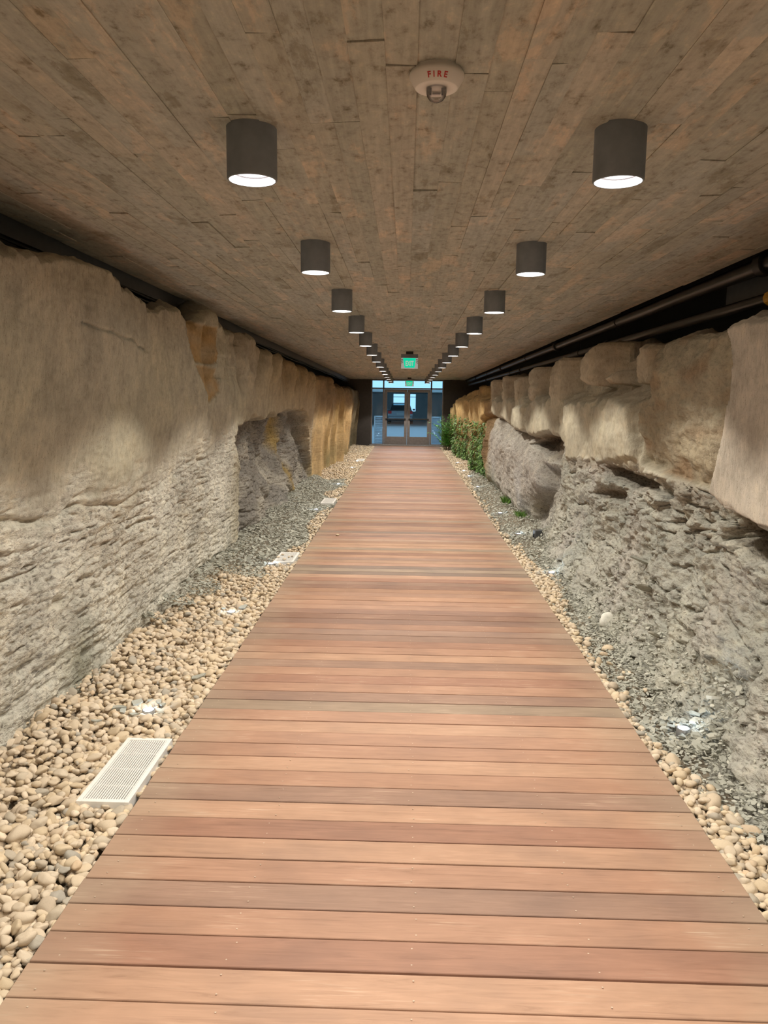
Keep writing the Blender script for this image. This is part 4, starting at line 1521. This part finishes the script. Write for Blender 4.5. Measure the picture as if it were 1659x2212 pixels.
def rotmats(rs, n, tilt):
    az = rs.rand(n) * 2 * PI
    ax = rs.normal(0, tilt, n)
    ay = rs.normal(0, tilt, n)
    ca, sa = np.cos(az), np.sin(az)
    Rz = np.zeros((n, 3, 3)); Rz[:, 0, 0] = ca; Rz[:, 0, 1] = -sa; Rz[:, 1, 0] = sa; Rz[:, 1, 1] = ca; Rz[:, 2, 2] = 1
    cx, sx = np.cos(ax), np.sin(ax)
    Rx = np.zeros((n, 3, 3)); Rx[:, 0, 0] = 1; Rx[:, 1, 1] = cx; Rx[:, 1, 2] = -sx; Rx[:, 2, 1] = sx; Rx[:, 2, 2] = cx
    cy, sy = np.cos(ay), np.sin(ay)
    Ry = np.zeros((n, 3, 3)); Ry[:, 1, 1] = 1; Ry[:, 0, 0] = cy; Ry[:, 0, 2] = sy; Ry[:, 2, 0] = -sy; Ry[:, 2, 2] = cy
    return np.einsum('nij,njk,nkl->nil', Ry, Rx, Rz)

def clear_of(x, y, m=0.0):
    ok = np.ones(len(x), bool)
    m = m - .014
    for i, (a, b, c, d) in enumerate(GRILLES):
        ok &= ~((x > a - .012 - m) & (x < b + .012 + m) & (y > c - .014 - m) & (y < d + .014 + m))
    for (ux, uy) in UP_L + UP_R:
        ok &= (x - ux) ** 2 + (y - uy) ** 2 > (.060 + m) ** 2
    ok &= ~((np.abs(x - 1.72) < .07) & (np.abs(y - 9.8) < .07))
    return ok

def scatter(rs, x0, x1, y0, y1, sp, jit=.55):
    nx, ny = max(1, int((x1 - x0) / sp)), max(1, int((y1 - y0) / sp))
    gx, gy = np.meshgrid(np.arange(nx) + .5, np.arange(ny) + .5, indexing='ij')
    x = x0 + (gx + rs.uniform(-jit, jit, gx.shape)) * (x1 - x0) / nx
    y = y0 + (gy + rs.uniform(-jit, jit, gy.shape)) * (y1 - y0) / ny
    return x.ravel(), y.ravel()

def instanced(shapes, pos, R, S, which):
    m = shapes[0].shape[0]
    base = np.stack(shapes)[which]
    V = np.einsum('nij,nmj->nmi', R, base * S[:, None, None]) + pos[:, None, :]
    return V

def add_stuff(name, batches, mat, label, cat):
    Vs, Fs, off = [], {}, 0
    for V, faces in batches:
        n, m = V.shape[:2]
        Vs.append(V.reshape(-1, 3))
        for f in faces:
            g = (f[None] + (np.arange(n) * m)[:, None, None] + off).reshape(-1, f.shape[1])
            Fs.setdefault(f.shape[1], []).append(g)
        off += n * m
    Fl = [np.concatenate(v) for v in Fs.values()]
    me = np_mesh(name, np.concatenate(Vs), Fl, smooth=(mat is M['pebble']))
    o = mesh_obj(name, me, mat)
    tag(o, label, cat, kind='stuff')
    return o

SH_HI, F_HI = pebble_shapes(3, 14, 1)
SH_MD, F_MD = pebble_shapes(2, 14, 2)
SH_LO, F_LO = pebble_shapes(1, 14, 3)
FL, FL4, FL3 = flake_shapes(24, 4)
CAM = np.array([0, 0, 1.75])
rs = np.random.RandomState(21)

# left: tan pebbles, giving way to grey chips near the wall further on
def left_is_grey(x, y):
    n = noise(x * 3, y * 1.1, x * 0 + 3) * .18
    return (y > 7.6 + n * 3) & (y < 16.6 + n * 4) & (x < -1.30 + n + .10 * np.sin(y * 2.1)) | (x < -1.80 + n) & (y > 5.6) & (y < 8) & (noise(x * 5, y * 2, x * 0) > -.1)
px, py = [], []
for (a, b, sp) in ((1.1, 5.5, .036), (5.5, 12, .038), (12, 29.0, .044)):
    x, y = scatter(rs, -2.02, DECK_X0 - .012, a, b, sp)
    px.append(x); py.append(y)
px, py = np.concatenate(px), np.concatenate(py)
layer = rs.rand(len(px))
size = np.clip(rs.lognormal(math.log(.0235), .27, len(px)), .013, .046)
keep = clear_of(px, py, 0) & ~left_is_grey(px, py) & (px + size * .55 < DECK_X0)
px, py, size = px[keep], py[keep], size[keep]
bank = .035 * sstep(-1.5, -1.95, px) + .012 * noise(px * 3, py * 3, px * 0 + 2)
near_rim = np.zeros(len(px))
pz = -.016 + rs.uniform(-.016, .012, len(px)) + bank
pz = np.where(px > DECK_X0 - .06, np.minimum(pz, -.019), pz)
pz = np.where(~clear_of(px, py, .05), np.minimum(pz, -.004 - size * .55), pz)
pos = np.stack([px, py, pz], 1)
# right: a border of pebbles along the boardwalk
qx, qy = [], []
for (a, b, sp) in ((1.1, 6, .040), (6, 12, .042), (12, 29, .046)):
    x, y = scatter(rs, DECK_X1 + .006, 1.98, a, b, sp)
    qx.append(x); qy.append(y)
qx, qy = np.concatenate(qx), np.concatenate(qy)
band = np.interp(qy, [1, 2.4, 2.9, 3.6, 4.2, 5.6, 6.3, 7.3, 8.1, 9.5, 12, 16, 18.5, 20, 29], [.42, .32, .22, .13, .05, .06, .12, .30, .22, .09, .08, .10, .3, .6, .6])
band = band + .10 * noise(qx * 4, qy * 1.6, qx * 0 + 5)
keep = (qx < DECK_X1 + band) & clear_of(qx, qy, .006)
keep |= (rs.rand(len(qx)) < .025) & (qx < 1.55) & clear_of(qx, qy, .01)
qx, qy = qx[keep], qy[keep]
qs = np.clip(rs.lognormal(math.log(.0245), .27, len(qx)), .013, .046)
qz = -.026 + rs.uniform(-.012, .014, len(qx)) + np.maximum(0, .0 + .10 * (qx - 1.5))
k2 = qx - qs * .5 > DECK_X1
qz = np.where(qx < DECK_X1 + .05, np.minimum(qz, -.006 - qs * .6), qz)
qx, qy, qs, qz = qx[k2], qy[k2], qs[k2], qz[k2]
posr = np.stack([qx, qy, qz], 1)

def project(P):
    Rr = CAM_R
    c = (P - CAM) @ Rr
    return 829.5 + 1661 * c[:, 0] / -c[:, 2], 1106 - 1661 * c[:, 1] / -c[:, 2], -c[:, 2]

VX, VY = (878.0 - 829.5) / 1661, (862.0 - 1106.0) / 1661
dv = Vector((VX, -VY, -1)).normalized()          # tunnel axis in camera space
upv = Vector((math.sin(.016), math.cos(.016), 0))
upv = (upv - dv * upv.dot(dv)).normalized()
xv = dv.cross(upv)
CAM_R = np.array([[xv[0], xv[1], xv[2]], [dv[0], dv[1], dv[2]], [upv[0], upv[1], upv[2]]])   # rows: world axes in camera space

allp = np.concatenate([pos, posr]); alls = np.concatenate([size, qs])
isl = np.concatenate([np.ones(len(pos), bool), np.zeros(len(posr), bool)])
u, v, w = project(allp)
shown = (u > 2) & (u < 1657) & (v > 900) & (v < 2210)
score = np.where(shown, alls / np.maximum(w, .1) * (1 + 12 * np.clip(allp[:, 2] + .03, -.02, .03)), 0)
order = np.argsort(-score)
single = np.zeros(len(allp), bool)
single[order[:300]] = True
Rall = rotmats(rs, len(allp), .35)
which = rs.randint(0, 14, len(allp))
hi_me = []
for k in range(14):
    me = np_mesh('river_pebble', SH_HI[k], F_HI, smooth=True)
    me.materials.append(M['pebble'])
    hi_me.append(me)
def place_single(name, me, i, P, R, S, label, cat, group):
    o = bpy.data.objects.new(name, me)
    link(o)
    o.matrix_world = Matrix.Translation(P[i]) @ Matrix(R[i].tolist()).to_4x4() @ Matrix.Scale(float(S[i]), 4)
    tag(o, label, cat, group)
    return o
for i in np.nonzero(single)[0]:
    if isl[i]:
        place_single('river_pebble', hi_me[which[i]], i, allp, Rall, alls, 'loose tan river pebble in the gravel at the left front of the boardwalk', 'pebble', 'tan pebbles at the left front')
    else:
        place_single('river_pebble', hi_me[which[i]], i, allp, Rall, alls, 'loose tan river pebble in the border at the right front of the boardwalk', 'pebble', 'tan pebbles at the right front')
rest = ~single
# a second, deeper layer closes the gaps
dx_, dy_ = scatter(rs, -2.0, DECK_X0 - .02, 1.1, 8.0, .033)
kk = clear_of(dx_, dy_, .0)
dx_, dy_ = dx_[kk], dy_[kk]
ex_, ey_ = scatter(rs, DECK_X1 + .008, 1.62, 1.1, 9.0, .033)
kk = clear_of(ex_, ey_, .0) & (ex_ < DECK_X1 + np.interp(ey_, [1, 2.4, 2.9, 3.6, 4.2, 5.6, 6.3, 7.3, 8.1, 9.5], [.42, .32, .22, .13, .07, .08, .12, .30, .22, .09]))
ex_, ey_ = ex_[kk], ey_[kk]
epos = np.stack([ex_, ey_, np.full(len(ex_), -.040)], 1)
dpos = np.stack([dx_, dy_, np.full(len(dx_), -.038)], 1)
bat = []
nearm = rest & (allp[:, 1] < 6.5)
farm = rest & ~(allp[:, 1] < 6.5)
for side_flag, nm, lab in ((True, 'gravel', 'bed of tan river gravel between the boardwalk and the left rock'), (False, 'gravel', 'border of tan river gravel along the right edge of the boardwalk')):
    bat = []
    a = np.nonzero(nearm & (isl == side_flag))[0]
    bat.append((instanced(SH_MD, allp[a], Rall[a], alls[a], which[a]), [F_MD]))
    a = np.nonzero(farm & (isl == side_flag))[0]
    bat.append((instanced(SH_LO, allp[a], Rall[a], alls[a], which[a]), [F_LO]))
    if True:
        dp = dpos if side_flag else epos
        n = len(dp)
        bat.append((instanced(SH_LO, dp, rotmats(rs, n, .4), rs.uniform(.02, .03, n), rs.randint(0, 14, n)), [F_LO]))
    add_stuff(nm, bat, M['pebble'], lab, 'gravel')

# grey shale chips
def chips(x, y, z, s, tilt):
    n = len(x)
    return np.stack([x, y, z], 1), rotmats(rs, n, tilt), s
cx, cy = [], []
for (a, b, sp) in ((1.6, 6, .0195), (6, 11, .024), (11, 19, .034)):
    x, y = scatter(rs, DECK_X1 + .02, 2.02, a, b, sp, .7)
    cx.append(x); cy.append(y)
cx, cy = np.concatenate(cx), np.concatenate(cy)
th = np.array([talus_height(a, b) for a, b in zip(cx, cy)])
gz = np.maximum(th + .012, -.045 + .05 * sstep(1.32, 1.65, cx))
cs = np.clip(rs.lognormal(math.log(.0138), .45, len(cx)), .006, .05)
near_lamp = np.min(np.stack([(cx - a) ** 2 + (cy - b) ** 2 for a, b in UP_R]), 0)
cs = np.where(near_lamp < .25 ** 2, cs * 1.35, cs)
# where pebbles lie the chips keep away
bnd = np.interp(cy, [1, 2.4, 2.9, 3.6, 4.2, 5.6, 6.3, 7.3, 8.1, 9.5, 12, 16, 18.5, 20, 29], [.42, .32, .22, .13, .05, .06, .12, .30, .22, .09, .08, .10, .3, .6, .6])
keep = clear_of(cx, cy, .022) & ((cx > DECK_X1 + bnd * .8) | (rs.rand(len(cx)) < .15)) & (gz < .55) & (rs.rand(len(cx)) < np.interp(gz, [0, .2, .55], [1, .8, .15])) & (cx - cs > DECK_X1)
cx, cy, gz, cs = cx[keep], cy[keep], gz[keep], cs[keep]
cpos, cR, cS = chips(cx, cy, gz + rs.uniform(-.004, .008, len(cx)), cs, .38)
# left chips
lx, ly = scatter(rs, -2.05, DECK_X0 - .02, 5.4, 17.6, .026, .7)
keep = left_is_grey(lx, ly) & clear_of(lx, ly, .018)
lx, ly = lx[keep], ly[keep]
ls = np.clip(rs.lognormal(math.log(.0175), .42, len(lx)), .008, .06)
lpos, lR, lS = chips(lx, ly, -.03 + rs.uniform(0, .02, len(lx)) + .12 * sstep(-1.55, -2.0, lx), ls, .32)
# loose slate pieces lying on the tan pebbles round the left ground lights
sx = np.array([-1.52, -1.49, -1.56, -1.37, -1.34, -1.60, -1.46, -1.35, -1.50, -1.66, -1.28, -1.40])
sy = np.array([4.18, 4.02, 4.06, 4.16, 4.05, 4.10, 4.22, 6.25, 6.20, 3.92, 4.62, 4.20])
ss = np.array([.05, .035, .045, .035, .032, .055, .03, .05, .03, .04, .06, .035])
spos, sR, sS = chips(sx, sy, np.full(len(sx), .002), ss, .15)
cw = rs.randint(0, 24, len(cx)); lw = rs.randint(0, 24, len(lx)); sw = rs.randint(0, 24, len(sx))
u, v, w = project(cpos)
shown = (u > 4) & (u < 1655) & (v > 900) & (v < 2200)
sc = np.where(shown, cS / np.maximum(w, .1), 0)
ordc = np.argsort(-sc)[:280]
one = np.zeros(len(cx), bool); one[ordc] = True
fl_me = []
for k in range(24):
    me = np_mesh('shale_chip', FL[k], [FL4, FL3], smooth=False)
    me.materials.append(M['shale'])
    fl_me.append(me)
for i in np.nonzero(one)[0]:
    place_single('shale_chip', fl_me[cw[i]], i, cpos, cR, cS, 'loose grey shale chip on the rubble slope right of the boardwalk', 'stone chip', 'grey shale chips on the right slope')
for i in range(len(sx)):
    place_single('shale_chip', fl_me[sw[i]], i, spos, sR, sS, 'grey shale piece lying on tan pebbles near a left ground light', 'stone chip', 'shale pieces on the left pebbles')
a = np.nonzero(~one)[0]
add_stuff('rubble', [(instanced(FL, cpos[a], cR[a], cS[a], cw[a]), [FL4, FL3])], M['shale'], 'fine grey shale rubble covering the slope on the right', 'rubble')
add_stuff('rubble', [(instanced(FL, lpos, lR, lS, lw), [FL4, FL3])], M['shale'], 'grey shale rubble between tan gravel and the left rock, midway', 'rubble')

# single notable stones
def stone(name, loc, size, scl, mat, label, seed, rot=(0, 0, 0), flake=False):
    if flake:
        me = np_mesh(name, FL[seed % 24] * np.array(scl) * size, [FL4, FL3], smooth=False)
    else:
        me = np_mesh(name, SH_HI[seed % 14] * np.array(scl) * size, F_HI, smooth=True)
    o = mesh_obj(name, me, mat)
    o.location = loc
    o.rotation_euler = rot
    tag(o, label, 'stone')
stone('stone', (1.62, 5.95, .03), .085, (1, 1, 1.3), M['pale'], 'whitish stone lump lying on the grey rubble slope', 3, (0, 0, .6))
stone('shale_slab', (1.80, 5.75, .56), .15, (1, .8, .40), M['shale'], 'flat grey slab sticking out of the right slope, upper one', 2, (.25, .35, .4), True)
stone('shale_slab', (1.74, 5.45, .43), .12, (1, .8, .40), M['shale'], 'flat grey slab sticking out of the right slope, lower one', 5, (.2, .45, 1.4), True)
stone('shale_slab', (1.70, 5.05, .20), .10, (1, .8, .45), M['shale'], 'olive grey slab on the lower rubble slope above the ground light', 9, (.1, .5, .9), True)
for q, (xx, yy, r) in enumerate(((-1.30, 8.16, .022), (-1.27, 8.30, .016), (-1.24, 8.34, .014), (-1.36, 8.42, .018), (-1.385, 8.28, .020))):
    me = hi_me[(q * 3) % 14]
    o = bpy.data.objects.new('river_pebble', me)
    link(o)
    o.location = (xx, yy, .004 + r * .45)
    o.scale = (r, r, r)
    o.rotation_euler = (0, 0, q)
    tag(o, 'small stone resting on top of the second white floor grille', 'pebble', 'stones on the second grille')
o = bpy.data.objects.new('river_pebble', hi_me[4])
link(o)
o.location = (-.86, 9.72, .011)
o.scale = (.024, .024, .024)
tag(o, 'lone pebble lying on the boardwalk planks', 'pebble')

# ------------------------------------------------------------------ world, camera, output look
wd = bpy.data.worlds.new('sky')
scene.world = wd
wd.use_nodes = True
bg = wd.node_tree.nodes['Background']
bg.inputs['Color'].default_value = (.40, .70, .97, 1)
bg.inputs['Strength'].default_value = 1.5

cd = bpy.data.cameras.new('camera')
cam = bpy.data.objects.new('camera', cd)
link(cam)
cd.sensor_fit = 'VERTICAL'
cd.sensor_height = 24.0
cd.sensor_width = 24.0
cd.lens = 24.0 * 1661.0 / 2212.0
cd.clip_start = .02
cd.clip_end = 300
Rm = Matrix(CAM_R.tolist()).to_4x4()
cam.matrix_world = Matrix.Translation((0, 0, 1.75)) @ Rm
scene.camera = cam

scene.view_settings.view_transform = 'Standard'
scene.view_settings.look = 'None'
scene.view_settings.gamma = 1.0
scene.view_settings.use_curve_mapping = False
scene.view_settings.exposure = 0.20
scene.cycles.use_denoising = True
scene.cycles.max_bounces = 10
scene.cycles.diffuse_bounces = 6
scene.cycles.transparent_max_bounces = 12
scene.cycles.sample_clamp_indirect = 8.0
